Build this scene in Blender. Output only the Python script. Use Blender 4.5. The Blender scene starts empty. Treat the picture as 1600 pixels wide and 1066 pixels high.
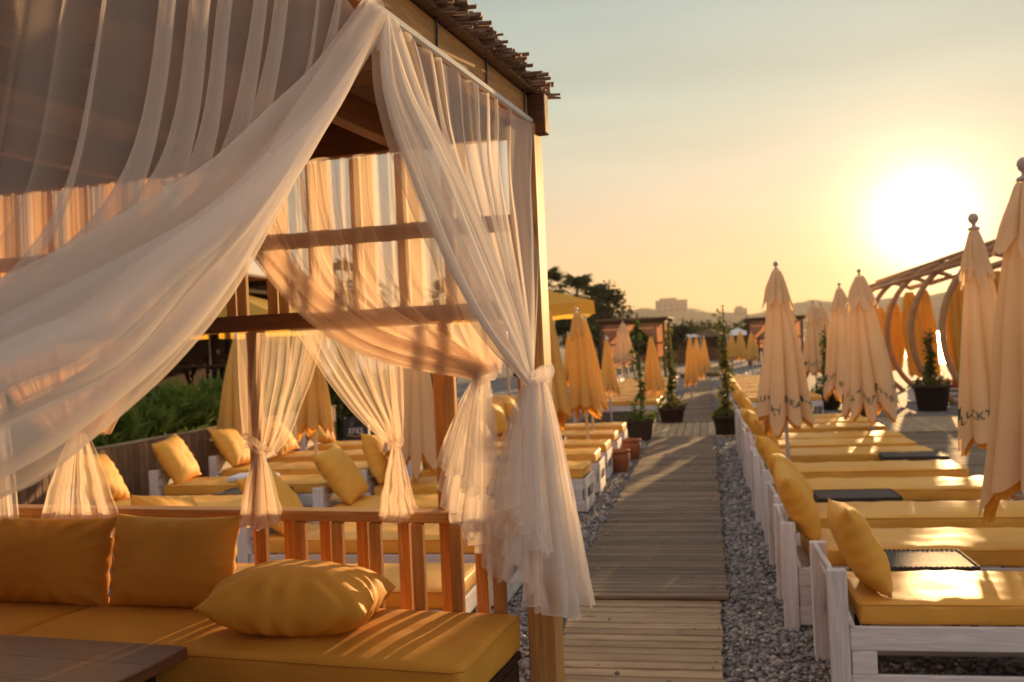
import bpy, bmesh, math, random
import numpy as np
from mathutils import Vector, Matrix, noise
R = math.radians
PI = math.pi
random.seed(7)
rng = np.random.default_rng(7)
sc = bpy.context.scene
C = sc.collection

# ------------------------------------------------------------------ camera
YAW, PITCH, ROLL = math.atan(303.8 / 1500), math.atan(10.3 / 1500), R(2.5)
cam = bpy.data.cameras.new('camera')
cam_o = bpy.data.objects.new('camera', cam)
C.objects.link(cam_o)
cam.sensor_width = 36
cam.lens = 33.75
cam.clip_start = 0.05
cam.clip_end = 9000
cam_o.matrix_world = (Matrix.Translation((0, 0, 1.7)) @ Matrix.Rotation(YAW, 4, 'Z')
                      @ Matrix.Rotation(PI / 2 + PITCH, 4, 'X') @ Matrix.Rotation(-ROLL, 4, 'Z'))
cam.dof.use_dof = True
cam.dof.focus_distance = 2.35
cam.dof.aperture_fstop = 5.0
sc.camera = cam_o

# ------------------------------------------------------------------ sky and sun
SUN_AZ = R(23.5) - YAW          # measured clockwise from +Y
SUN_EL = R(5.9)
sun_dir = Vector((math.sin(SUN_AZ) * math.cos(SUN_EL), math.cos(SUN_AZ) * math.cos(SUN_EL), math.sin(SUN_EL)))
world = bpy.data.worlds.new('World')
sc.world = world
world.use_nodes = True
nt = world.node_tree
N, L = nt.nodes, nt.links
N.clear()


def wn(t, **k):
    n = N.new(t)
    for a, b in k.items():
        setattr(n, a, b)
    return n


def wmath(op, a, b=None, clamp=False):
    n = wn('ShaderNodeMath', operation=op, use_clamp=clamp)
    for i, v in enumerate((a, b)):
        if v is None:
            continue
        if isinstance(v, (int, float)):
            n.inputs[i].default_value = v
        else:
            L.new(v, n.inputs[i])
    return n.outputs[0]


tc = wn('ShaderNodeTexCoord')
nrm = wn('ShaderNodeVectorMath', operation='NORMALIZE')
L.new(tc.outputs['Generated'], nrm.inputs[0])
sep = wn('ShaderNodeSeparateXYZ')
L.new(nrm.outputs[0], sep.inputs[0])
dot = wn('ShaderNodeVectorMath', operation='DOT_PRODUCT')
L.new(nrm.outputs[0], dot.inputs[0])
dot.inputs[1].default_value = sun_dir
cosang = dot.outputs['Value']
ramp = wn('ShaderNodeValToRGB')
el = ramp.color_ramp
stops = [(0.0, (.88, .49, .20)), (.05, (.92, .55, .26)), (.10, (.89, .63, .38)), (.16, (.79, .68, .49)), (.24, (.61, .65, .52)),
         (.34, (.46, .53, .47)), (.6, (.44, .50, .48)), (1.0, (.40, .45, .48))]
el.elements[0].position, el.elements[0].color = 0, (*stops[0][1], 1)
el.elements[1].position, el.elements[1].color = 1, (*stops[-1][1], 1)
for p, c in stops[1:-1]:
    e = el.elements.new(p)
    e.color = (*c, 1)
L.new(sep.outputs['Z'], ramp.inputs[0])
# sky away from the sun is lifted to a bright pinkish fill light
away = wn('ShaderNodeMapRange', interpolation_type='SMOOTHSTEP')
away.inputs['From Min'].default_value = .75
away.inputs['From Max'].default_value = -.9
L.new(cosang, away.inputs['Value'])
cool = wn('ShaderNodeMix', data_type='RGBA')
L.new(away.outputs[0], cool.inputs['Factor'])
L.new(ramp.outputs[0], cool.inputs['A'])
cool.inputs['B'].default_value = (.80, .69, .66, 1)


def lobe(width, strength, col):
    v = wmath('MULTIPLY', wmath('EXPONENT', wmath('DIVIDE', wmath('SUBTRACT', cosang, 1.0), width)), strength)
    m = wn('ShaderNodeVectorMath', operation='SCALE')
    m.inputs[0].default_value = col
    L.new(v, m.inputs['Scale'])
    return m.outputs[0]


def vadd(a, b):
    n = wn('ShaderNodeVectorMath', operation='ADD')
    L.new(a, n.inputs[0])
    L.new(b, n.inputs[1])
    return n.outputs[0]


glow = vadd(vadd(lobe(.0009, 2.5, (1, .86, .55)), lobe(.0030, .75, (1, .70, .34))), lobe(.03, .14, (1, .50, .24)))
# faint high haze streaks
smap = wn('ShaderNodeMapping')
smap.inputs['Scale'].default_value = (1.2, 1.2, 9)
smap.inputs['Rotation'].default_value = (.12, .2, 0)
L.new(nrm.outputs[0], smap.inputs['Vector'])
snz = wn('ShaderNodeTexNoise')
snz.inputs['Scale'].default_value = 2.2
snz.inputs['Detail'].default_value = 5
L.new(smap.outputs[0], snz.inputs['Vector'])
smr = wn('ShaderNodeMapRange')
smr.inputs['From Min'].default_value = .3
smr.inputs['From Max'].default_value = .7
smr.inputs['To Min'].default_value = .93
smr.inputs['To Max'].default_value = 1.06
L.new(snz.outputs[0], smr.inputs['Value'])
streak = wn('ShaderNodeVectorMath', operation='SCALE')
L.new(cool.outputs['Result'], streak.inputs[0])
L.new(smr.outputs[0], streak.inputs['Scale'])
bg1 = wn('ShaderNodeBackground')
L.new(vadd(streak.outputs[0], glow), bg1.inputs[0])
bg1.inputs[1].default_value = .50
sky = wn('ShaderNodeTexSky', sky_type='NISHITA', sun_disc=False)
sky.sun_elevation = SUN_EL
sky.sun_rotation = SUN_AZ
sky.dust_density = 2
bg2 = wn('ShaderNodeBackground')
L.new(sky.outputs[0], bg2.inputs[0])
bg2.inputs[1].default_value = .002
adds = wn('ShaderNodeAddShader')
L.new(bg1.outputs[0], adds.inputs[0])
L.new(bg2.outputs[0], adds.inputs[1])
wout = wn('ShaderNodeOutputWorld')
L.new(adds.outputs[0], wout.inputs[0])

sun = bpy.data.lights.new('sun', 'SUN')
sun.energy = 5.0
sun.color = (1, .60, .26)
sun.angle = R(.6)
sun_o = bpy.data.objects.new('sun', sun)
C.objects.link(sun_o)
sun_o.rotation_euler = (-sun_dir).to_track_quat('-Z', 'Y').to_euler()

sc.view_settings.view_transform = 'Standard'
sc.view_settings.look = 'None'
sc.view_settings.exposure = 0.9
sc.view_settings.gamma = 1
sc.view_settings.use_curve_mapping = False
sc.render.engine = 'CYCLES'
cy = sc.cycles
cy.use_denoising = True
cy.max_bounces = 8
cy.diffuse_bounces = 4
cy.glossy_bounces = 3
cy.transmission_bounces = 4
cy.transparent_max_bounces = 24
cy.volume_bounces = 0
cy.sample_clamp_indirect = 6
cy.use_adaptive_sampling = True
cy.adaptive_threshold = .015
cy.caustics_reflective = False
cy.caustics_refractive = False


# ------------------------------------------------------------------ materials
def mat(name, c1, c2=None, scale=6.0, rough=.7, bump=0.0, bscale=None, stretch=(1, 1, 1), transl=0.0, spec=.3, detail=4.0,
        rand=.0, sheen=0.0, coords='Object', grain=0.0, fine=None, dist=.01):
    m = bpy.data.materials.new(name)
    m.use_nodes = True
    t = m.node_tree
    n, l = t.nodes, t.links
    b = n['Principled BSDF']
    b.inputs['Roughness'].default_value = rough
    b.inputs['Specular IOR Level'].default_value = spec
    if sheen:
        b.inputs['Sheen Weight'].default_value = sheen
    co = n.new('ShaderNodeTexCoord')
    mp = n.new('ShaderNodeMapping')
    mp.inputs['Scale'].default_value = stretch
    l.new(co.outputs[coords], mp.inputs['Vector'])
    oi = n.new('ShaderNodeObjectInfo')
    off = n.new('ShaderNodeMath')
    off.operation = 'MULTIPLY'
    off.inputs[1].default_value = 37.0
    l.new(oi.outputs['Random'], off.inputs[0])
    l.new(off.outputs[0], mp.inputs['Location'])
    nz = n.new('ShaderNodeTexNoise')
    nz.inputs['Scale'].default_value = scale
    nz.inputs['Detail'].default_value = detail
    l.new(mp.outputs[0], nz.inputs['Vector'])
    cr = n.new('ShaderNodeMapRange')
    cr.inputs['From Min'].default_value = .3
    cr.inputs['From Max'].default_value = .7
    l.new(nz.outputs[0], cr.inputs['Value'])
    mx = n.new('ShaderNodeMix')
    mx.data_type = 'RGBA'
    mx.inputs['A'].default_value = (*c1, 1)
    mx.inputs['B'].default_value = (*(c2 or c1), 1)
    l.new(cr.outputs[0], mx.inputs['Factor'])
    col = mx.outputs['Result']
    if grain:
        gm = n.new('ShaderNodeMapping')
        gm.inputs['Scale'].default_value = (.5, 9, 9)
        l.new(co.outputs[coords], gm.inputs['Vector'])
        l.new(off.outputs[0], gm.inputs['Location'])
        wv = n.new('ShaderNodeTexNoise')
        wv.inputs['Scale'].default_value = 7
        wv.inputs['Detail'].default_value = 6
        wv.inputs['Distortion'].default_value = 1.2
        l.new(gm.outputs[0], wv.inputs['Vector'])
        kv = n.new('ShaderNodeTexVoronoi')
        kv.inputs['Scale'].default_value = 2.3
        km = n.new('ShaderNodeMapping')
        km.inputs['Scale'].default_value = (1, 4, 4)
        l.new(co.outputs[coords], km.inputs['Vector'])
        l.new(off.outputs[0], km.inputs['Location'])
        l.new(km.outputs[0], kv.inputs['Vector'])
        kr = n.new('ShaderNodeMapRange')
        kr.inputs['From Min'].default_value = .04
        kr.inputs['From Max'].default_value = .13
        kr.inputs['To Min'].default_value = .45
        kr.inputs['To Max'].default_value = 1
        l.new(kv.outputs['Distance'], kr.inputs['Value'])
        gr = n.new('ShaderNodeMapRange')
        gr.inputs['From Min'].default_value = .35
        gr.inputs['From Max'].default_value = .65
        gr.inputs['To Min'].default_value = 1 - grain
        gr.inputs['To Max'].default_value = 1 + grain * .3
        l.new(wv.outputs[0], gr.inputs['Value'])
        gmul = n.new('ShaderNodeMath')
        gmul.operation = 'MULTIPLY'
        l.new(gr.outputs[0], gmul.inputs[0])
        l.new(kr.outputs[0], gmul.inputs[1])
        gs = n.new('ShaderNodeVectorMath')
        gs.operation = 'SCALE'
        l.new(col, gs.inputs[0])
        l.new(gmul.outputs[0], gs.inputs['Scale'])
        col = gs.outputs[0]
    if rand:
        hv = n.new('ShaderNodeHueSaturation')
        mr = n.new('ShaderNodeMapRange')
        mr.inputs['To Min'].default_value = 1 - rand
        mr.inputs['To Max'].default_value = 1 + rand
        l.new(oi.outputs['Random'], mr.inputs['Value'])
        l.new(mr.outputs[0], hv.inputs['Value'])
        l.new(col, hv.inputs['Color'])
        col = hv.outputs[0]
    l.new(col, b.inputs['Base Color'])
    if bump:
        bn = n.new('ShaderNodeTexNoise')
        bn.inputs['Scale'].default_value = bscale or scale * 3
        bn.inputs['Detail'].default_value = 5
        l.new(mp.outputs[0], bn.inputs['Vector'])
        h = bn.outputs[0]
        if fine:
            fn = n.new('ShaderNodeTexNoise')
            fn.inputs['Scale'].default_value = fine
            l.new(mp.outputs[0], fn.inputs['Vector'])
            ad = n.new('ShaderNodeMath')
            ad.operation = 'MULTIPLY_ADD'
            ad.inputs[1].default_value = .25
            l.new(fn.outputs[0], ad.inputs[0])
            l.new(h, ad.inputs[2])
            h = ad.outputs[0]
        bp = n.new('ShaderNodeBump')
        bp.inputs['Strength'].default_value = bump
        bp.inputs['Distance'].default_value = dist
        l.new(h, bp.inputs['Height'])
        l.new(bp.outputs[0], b.inputs['Normal'])
    if transl:
        tr = n.new('ShaderNodeBsdfTranslucent')
        l.new(col, tr.inputs[0])
        ms = n.new('ShaderNodeMixShader')
        ms.inputs[0].default_value = transl
        l.new(b.outputs[0], ms.inputs[1])
        l.new(tr.outputs[0], ms.inputs[2])
        l.new(ms.outputs[0], n['Material Output'].inputs[0])
    return m


def sheer_mat(name, col, alpha, edge, transl=.5):
    """thin woven voile: part of the light passes straight through the mesh, more threads are met at a slant"""
    m = bpy.data.materials.new(name)
    m.use_nodes = True
    t = m.node_tree
    n, l = t.nodes, t.links
    n.remove(n['Principled BSDF'])
    co = n.new('ShaderNodeTexCoord')
    nz = n.new('ShaderNodeTexNoise')
    nz.inputs['Scale'].default_value = 9
    nz.inputs['Detail'].default_value = 3
    l.new(co.outputs['Object'], nz.inputs['Vector'])
    # the weave itself, a very fine square mesh
    mp = n.new('ShaderNodeVectorMath')
    mp.operation = 'SCALE'
    mp.inputs['Scale'].default_value = 1
    l.new(co.outputs['UV'], mp.inputs[0])
    df = n.new('ShaderNodeBsdfDiffuse')
    df.inputs['Color'].default_value = (*col, 1)
    tl = n.new('ShaderNodeBsdfTranslucent')
    tl.inputs['Color'].default_value = (*col, 1)
    bp = n.new('ShaderNodeBump')
    bp.inputs['Strength'].default_value = .15
    bp.inputs['Distance'].default_value = .01
    l.new(nz.outputs[0], bp.inputs['Height'])
    l.new(bp.outputs[0], df.inputs['Normal'])
    l.new(bp.outputs[0], tl.inputs['Normal'])
    m1 = n.new('ShaderNodeMixShader')
    m1.inputs[0].default_value = transl
    l.new(df.outputs[0], m1.inputs[1])
    l.new(tl.outputs[0], m1.inputs[2])
    tp = n.new('ShaderNodeBsdfTransparent')
    lw = n.new('ShaderNodeLayerWeight')
    lw.inputs['Blend'].default_value = .35
    mr = n.new('ShaderNodeMapRange')
    mr.inputs['From Min'].default_value = .1
    mr.inputs['From Max'].default_value = 1
    mr.inputs['To Min'].default_value = alpha
    mr.inputs['To Max'].default_value = edge
    l.new(lw.outputs['Facing'], mr.inputs['Value'])
    m2 = n.new('ShaderNodeMixShader')
    l.new(mr.outputs[0], m2.inputs[0])
    l.new(tp.outputs[0], m2.inputs[1])
    l.new(m1.outputs[0], m2.inputs[2])
    l.new(m2.outputs[0], n['Material Output'].inputs[0])
    return m


M = {}
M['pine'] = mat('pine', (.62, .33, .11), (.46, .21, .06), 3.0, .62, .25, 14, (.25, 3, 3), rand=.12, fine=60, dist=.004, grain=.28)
M['pine_glow'] = mat('pine_glow', (.80, .46, .15), (.68, .36, .10), 3.0, .62, .25, 14, (.25, 3, 3), rand=.1, dist=.004, grain=.2)  # brighter pine: the warm glow on the back wall uprights is in the colour
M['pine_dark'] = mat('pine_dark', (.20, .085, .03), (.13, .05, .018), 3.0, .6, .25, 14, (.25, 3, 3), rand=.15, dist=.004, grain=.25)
M['reed'] = mat('reed', (.26, .15, .09), (.15, .085, .05), 8, .8, .3, 30, rand=.2)
M['rail_white'] = mat('rail_white', (.75, .72, .68), (.66, .62, .58), 5, .4)
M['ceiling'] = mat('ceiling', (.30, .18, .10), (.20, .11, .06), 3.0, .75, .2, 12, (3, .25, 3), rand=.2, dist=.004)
M['sheer'] = sheer_mat('sheer', (.94, .84, .76), .25, .80, .5)
M['sheer_drape'] = sheer_mat('sheer_drape', (.93, .87, .82), .38, .92, .5)
M['sheer_back'] = sheer_mat('sheer_back', (.94, .80, .66), .31, .8, .6)
M['sheer_dense'] = sheer_mat('sheer_dense', (.88, .62, .40), .50, .85, .55)
M['cushion'] = mat('cushion', (.80, .40, .055), (.68, .32, .038), 2.6, .52, .22, 9, spec=.5, rand=.05, fine=260, transl=.0, dist=.012)
M['pillow'] = mat('pillow', (.80, .40, .055), (.72, .35, .042), 5, .7, .3, 8, spec=.35, rand=.07, fine=260, transl=.0, dist=.014)
M['amber'] = mat('amber', (.68, .335, .05), (.60, .285, .04), 5, .8, .3, 9, spec=.2, rand=.05, fine=260, dist=.012)  # the lounger cloth again, with the gazebo's inner shade put into the colour
M['bed_white'] = mat('bed_white', (.74, .70, .69), (.64, .60, .59), 4, .75, .2, 16, (.3, 3, 3), rand=.08, dist=.003, grain=.20)
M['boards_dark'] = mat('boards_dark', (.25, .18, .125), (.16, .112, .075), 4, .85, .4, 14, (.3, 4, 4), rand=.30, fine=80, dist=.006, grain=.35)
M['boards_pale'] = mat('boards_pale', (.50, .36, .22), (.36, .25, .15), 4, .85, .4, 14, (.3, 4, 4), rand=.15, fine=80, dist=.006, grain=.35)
M['canopy_pale'] = mat('canopy_pale', (.89, .68, .41), (.85, .63, .36), 2.5, .85, .2, 10, transl=.42, rand=.04, dist=.01)
M['canopy_yellow'] = mat('canopy_yellow', (.87, .57, .17), (.82, .51, .13), 2.5, .85, .2, 10, transl=.42, rand=.05, dist=.01)
M['awning'] = mat('awning', (.90, .58, .11), (.84, .52, .09), 2.5, .85, .1, 10, transl=.5)
M['lining'] = mat('lining', (.75, .36, .05), (.66, .30, .04), 3, .85, 0, transl=.5)
M['drape_yellow'] = mat('drape_yellow', (.80, .48, .10), (.74, .42, .08), 3, .85, .2, 10, transl=.5, dist=.01)
M['pole'] = mat('pole', (.70, .68, .66), (.60, .58, .56), 8, .35, spec=.5)
M['metal_dark'] = mat('metal_dark', (.03, .028, .026), (.05, .045, .04), 8, .45, spec=.5)
M['finial'] = mat('finial', (.45, .35, .30), (.38, .30, .26), 8, .5)
M['ink'] = mat('ink', (.035, .085, .05), (.045, .10, .06), 8, .8)
M['wicker'] = mat('wicker', (.055, .040, .034), (.035, .026, .022), 30, .6, .9, 70, spec=.3, dist=.006)
M['pot_black'] = mat('pot_black', (.035, .022, .018), (.05, .032, .024), 6, .6)
M['terracotta'] = mat('terracotta', (.36, .12, .055), (.28, .09, .04), 6, .75, .2, 20)
M['soil'] = mat('soil', (.05, .035, .022), (.03, .02, .014), 20, .95, .5, 40)
M['leaf'] = mat('leaf', (.13, .19, .035), (.07, .12, .022), 3, .7, transl=.35, spec=.15, rand=.1)
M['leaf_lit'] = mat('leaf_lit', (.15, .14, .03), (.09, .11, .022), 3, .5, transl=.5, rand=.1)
M['leaf_dark'] = mat('leaf_dark', (.06, .075, .028), (.035, .048, .018), 1.5, .8, transl=.25, spec=.1)
M['bark'] = mat('bark', (.09, .06, .04), (.055, .038, .026), 8, .9, .5, 20)
M['dark_wood'] = mat('dark_wood', (.06, .034, .02), (.04, .022, .013), 4, .85, .2, 14, (.3, 4, 4), rand=.15, spec=.08)
M['table_top'] = mat('table_top', (.17, .068, .032), (.11, .044, .022), 4, .38, .15, 18, (.3, 5, 5), spec=.5, dist=.002)
M['slat_wall'] = mat('slat_wall', (.28, .165, .095), (.20, .115, .065), 3, .75, .2, 14, (3, 3, .3), rand=.25)
M['crate'] = mat('crate', (.012, .018, .045), (.018, .024, .055), 8, .4, spec=.4)
M['crate_white'] = mat('crate_white', (.75, .75, .74), rough=.5)
M['crate_gold'] = mat('crate_gold', (.55, .33, .06), rough=.5)
M['steel_arch'] = mat('steel_arch', (.44, .24, .11), (.32, .17, .08), 5, .6)
M['far_wood'] = mat('far_wood', (.15, .075, .035), (.10, .05, .025), 2, .8)
M['far_cloth'] = mat('far_cloth', (.62, .34, .20), (.52, .27, .15), 2, .85, transl=.4)
M['white_wall'] = mat('white_wall', (.62, .55, .47), (.54, .47, .40), 1, .8)
M['glass_dark'] = mat('glass_dark', (.03, .035, .04), rough=.15, spec=.6)
M['roof_tile'] = mat('roof_tile', (.32, .13, .07), (.24, .10, .055), 3, .8)
M['towel'] = mat('towel', (.66, .68, .72), (.58, .60, .64), 6, .9, .4, 30)
M['flower'] = mat('flower', (.60, .05, .18), (.5, .04, .12), 6, .6, transl=.3)
M['leaf_hedge'] = mat('leaf_hedge', (.19, .26, .05), (.10, .16, .03), 3, .7, transl=.35, spec=.15)
M['hill'] = mat('hill', (.085, .088, .052), (.05, .058, .034), .02, .95, .8, .08, detail=8, dist=6)
M['far_building'] = mat('far_building', (.16, .14, .125), (.13, .11, .10), .05, .9)
M['red_cloth'] = mat('red_cloth', (.55, .09, .05), (.45, .07, .04), 5, .9)
M['cloth_blue'] = mat('cloth_blue', (.03, .05, .16), (.025, .04, .12), 5, .9)


def ground_mat():
    m = bpy.data.materials.new('pebble_ground')
    m.use_nodes = True
    n, l = m.node_tree.nodes, m.node_tree.links
    b = n['Principled BSDF']
    b.inputs['Roughness'].default_value = .8
    co = n.new('ShaderNodeTexCoord')
    v = n.new('ShaderNodeTexVoronoi')
    v.inputs['Scale'].default_value = 42
    l.new(co.outputs['Object'], v.inputs['Vector'])
    r = n.new('ShaderNodeValToRGB')
    r.color_ramp.elements[0].color = (.09, .08, .076, 1)
    r.color_ramp.elements[1].color = (.34, .30, .28, 1)
    sp = n.new('ShaderNodeSeparateColor')
    l.new(v.outputs['Color'], sp.inputs[0])
    l.new(sp.outputs[0], r.inputs[0])
    nz = n.new('ShaderNodeTexNoise')
    nz.inputs['Scale'].default_value = .8
    l.new(co.outputs['Object'], nz.inputs['Vector'])
    mx = n.new('ShaderNodeMix')
    mx.data_type = 'RGBA'
    mx.blend_type = 'MULTIPLY'
    mx.inputs['Factor'].default_value = .5
    l.new(r.outputs[0], mx.inputs['A'])
    l.new(nz.outputs[0], mx.inputs['B'])
    l.new(mx.outputs['Result'], b.inputs['Base Color'])
    bp = n.new('ShaderNodeBump')
    bp.inputs['Strength'].default_value = .8
    bp.inputs['Distance'].default_value = .02
    bp.invert = True
    l.new(v.outputs['Distance'], bp.inputs['Height'])
    l.new(bp.outputs[0], b.inputs['Normal'])
    return m


def pebble_mat():
    m = bpy.data.materials.new('pebbles')
    m.use_nodes = True
    n, l = m.node_tree.nodes, m.node_tree.links
    b = n['Principled BSDF']
    b.inputs['Roughness'].default_value = .65
    at = n.new('ShaderNodeAttribute')
    at.attribute_name = 'tone'
    r = n.new('ShaderNodeValToRGB')
    cols = [(0, (.10, .09, .088)), (.35, (.22, .20, .195)), (.7, (.34, .305, .29)), (.92, (.46, .41, .38)), (1, (.66, .62, .58))]
    r.color_ramp.elements[0].color = (*cols[0][1], 1)
    r.color_ramp.elements[1].color = (*cols[-1][1], 1)
    for p, c in cols[1:-1]:
        r.color_ramp.elements.new(p).color = (*c, 1)
    l.new(at.outputs['Fac'], r.inputs[0])
    l.new(r.outputs[0], b.inputs['Base Color'])
    return m


def sea_mat():
    m = bpy.data.materials.new('sea')
    m.use_nodes = True
    n, l = m.node_tree.nodes, m.node_tree.links
    b = n['Principled BSDF']
    b.inputs['Base Color'].default_value = (.02, .045, .05, 1)
    b.inputs['Roughness'].default_value = .12
    co = n.new('ShaderNodeTexCoord')
    w = n.new('ShaderNodeTexNoise')
    w.inputs['Scale'].default_value = .9
    w.inputs['Detail'].default_value = 6
    l.new(co.outputs['Object'], w.inputs['Vector'])
    bp = n.new('ShaderNodeBump')
    bp.inputs['Strength'].default_value = .6
    bp.inputs['Distance'].default_value = .25
    l.new(w.outputs[0], bp.inputs['Height'])
    l.new(bp.outputs[0], b.inputs['Normal'])
    return m


M['ground'] = ground_mat()
M['pebbles'] = pebble_mat()
M['sea'] = sea_mat()


# ------------------------------------------------------------------ mesh helpers
class MB:
    def __init__(s):
        s.v, s.f = [], []

    def add(s, vs, fs):
        o = len(s.v)
        s.v += [tuple(p) for p in vs]
        s.f += [tuple(i + o for i in f) for f in fs]
        return s

    def cbox(s, c, d, ch=.004, mtx=None):
        """chamfered box centred at c, full size d"""
        h = [x / 2 for x in d]
        ch = min(ch, min(h) * .45)
        vs, idx = [], {}
        for sx in (-1, 1):
            for sy in (-1, 1):
                for sz in (-1, 1):
                    for a in range(3):
                        p = [sx * h[0], sy * h[1], sz * h[2]]
                        for k in range(3):
                            if k != a:
                                p[k] -= (sx, sy, sz)[k] * ch
                        idx[(sx, sy, sz, a)] = len(vs)
                        vs.append(p)
        fs = []
        for a in range(3):
            b, cc = (a + 1) % 3, (a + 2) % 3
            for sg in (-1, 1):
                q = []
                for (u, v) in ((-1, -1), (1, -1), (1, 1), (-1, 1)):
                    k = [0, 0, 0]
                    k[a], k[b], k[cc] = sg, u, v
                    q.append(idx[(*k, a)])
                fs.append(q if sg > 0 else q[::-1])
            for u in (-1, 1):
                for v in (-1, 1):
                    k0, k1 = [0] * 3, [0] * 3
                    k0[a], k0[b], k0[cc] = -1, u, v
                    k1[a], k1[b], k1[cc] = 1, u, v
                    q = [idx[(*k0, b)], idx[(*k1, b)], idx[(*k1, cc)], idx[(*k0, cc)]]
                    fs.append(q if u * v > 0 else q[::-1])
        for sx in (-1, 1):
            for sy in (-1, 1):
                for sz in (-1, 1):
                    q = [idx[(sx, sy, sz, a)] for a in range(3)]
                    fs.append(q if sx * sy * sz > 0 else q[::-1])
        out = []
        for p in vs:
            p = Vector(p) + Vector(c)
            if mtx is not None:
                p = mtx @ p
            out.append(p)
        return s.add(out, fs)

    def tube(s, pts, rad, n=8, caps=True):
        pts = [Vector(p) for p in pts]
        k = len(pts)
        rads = rad if isinstance(rad, (list, tuple)) else [rad] * k
        vs, fs = [], []
        ref = None
        for i, p in enumerate(pts):
            t = (pts[min(i + 1, k - 1)] - pts[max(i - 1, 0)]).normalized()
            if ref is None:
                ref = Vector((0, 0, 1)) if abs(t.z) < .9 else Vector((1, 0, 0))
            x = (ref - t * ref.dot(t)).normalized()
            y = t.cross(x)
            ref = x
            for j in range(n):
                a = 2 * PI * j / n
                vs.append(p + (x * math.cos(a) + y * math.sin(a)) * rads[i])
        for i in range(k - 1):
            for j in range(n):
                fs.append((i * n + j, i * n + (j + 1) % n, (i + 1) * n + (j + 1) % n, (i + 1) * n + j))
        if caps:
            fs.append(tuple(range(n))[::-1])
            fs.append(tuple((k - 1) * n + j for j in range(n)))
        return s.add(vs, fs)

    def lathe(s, prof, n=24, c=(0, 0, 0)):
        vs, fs = [], []
        for r, z in prof:
            for j in range(n):
                a = 2 * PI * j / n
                vs.append((c[0] + r * math.cos(a), c[1] + r * math.sin(a), c[2] + z))
        k = len(prof)
        for i in range(k - 1):
            for j in range(n):
                fs.append((i * n + j, i * n + (j + 1) % n, (i + 1) * n + (j + 1) % n, (i + 1) * n + j))
        return s.add(vs, fs)

    def mesh(s, name, m, smooth=False):
        me = bpy.data.meshes.new(name)
        me.from_pydata(s.v, [], s.f)
        me.materials.append(m)
        if smooth:
            me.shade_smooth()
        me.update()
        return me

    def build(s, name, m, parent=None, smooth=False):
        return link(name, s.mesh(name, m, smooth), parent)


def link(name, me, parent=None, mtx=None):
    o = bpy.data.objects.new(name, me)
    C.objects.link(o)
    if parent is not None:
        o.parent = parent
    if mtx is not None:
        o.matrix_basis = mtx
    return o


def tag(o, label=None, cat=None, group=None, kind=None):
    for k, v in (('label', label), ('category', cat), ('group', group), ('kind', kind)):
        if v:
            o[k] = v
    return o


def empty(name, loc=(0, 0, 0), rz=0.0, label=None, cat=None, group=None, kind=None):
    o = bpy.data.objects.new(name, None)
    C.objects.link(o)
    o.location = loc
    o.rotation_euler = (0, 0, rz)
    o.empty_display_size = .1
    return tag(o, label, cat, group, kind)


def copy_tree(o, parent=None):
    c = o.copy()
    C.objects.link(c)
    c.parent = parent
    for ch in o.children:
        copy_tree(ch, c)
    return c


_beams = {}


def beam(name, p0, p1, w, h, m, parent=None, up=(0, 0, 1), ch=.004):
    """a chamfered timber from p0 to p1; the mesh is shared between timbers of one size"""
    p0, p1 = Vector(p0), Vector(p1)
    d = p1 - p0
    ln = d.length
    key = (round(ln, 3), round(w, 4), round(h, 4), m.name, ch)
    if key not in _beams:
        _beams[key] = MB().cbox((0, 0, 0), (ln, w, h), ch).mesh(name, m)
    x = d.normalized()
    u = Vector(up)
    if abs(x.dot(u)) > .98:
        u = Vector((0, 1, 0))
    y = u.cross(x).normalized()
    z = x.cross(y)
    mt = Matrix((x, y, z)).transposed().to_4x4()
    mt.translation = (p0 + p1) / 2
    return link(name, _beams[key], parent, mt)


def catmull(pts, n):
    """n+1 points along a smooth curve through pts, even in arc length"""
    p = np.array(pts, float)
    p = np.vstack([2 * p[0] - p[1], p, 2 * p[-1] - p[-2]])
    out = []
    for i in range(1, len(p) - 2):
        t = np.linspace(0, 1, 24, endpoint=False)[:, None]
        a, b, c, d = p[i - 1], p[i], p[i + 1], p[i + 2]
        out.append(.5 * (2 * b + (c - a) * t + (2 * a - 5 * b + 4 * c - d) * t ** 2 + (3 * b - a - 3 * c + d) * t ** 3))
    q = np.vstack(out + [p[-2][None]])
    s = np.concatenate([[0], np.cumsum(np.linalg.norm(np.diff(q, axis=0), axis=1))])
    x = np.linspace(0, s[-1], n + 1)
    return np.stack([np.interp(x, s, q[:, k]) for k in range(q.shape[1])], 1)


def grid_mesh(name, P, m, closed_u=False):
    """P: (nu, nv, 3) points"""
    nu, nv = P.shape[:2]
    i = np.arange(nu if closed_u else nu - 1)
    j = np.arange(nv - 1)
    a = (i[:, None] * nv + j[None]).ravel()
    b = (((i + 1) % nu)[:, None] * nv + j[None]).ravel()
    f = np.stack([a, b, b + 1, a + 1], 1)
    me = bpy.data.meshes.new(name)
    me.from_pydata(P.reshape(-1, 3).tolist(), [], f.tolist())
    me.materials.append(m)
    me.shade_smooth()
    return me


def wob(x, seed, k=3):
    """smooth random wave, about -1..1"""
    r = np.random.default_rng(seed)
    o = 0
    for q in range(k):
        o = o + np.sin(x * (1.3 + 1.9 * q) * (1 + .3 * r.random()) + r.random() * 6.28) / (1 + .6 * q)
    return o / 1.9


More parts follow.
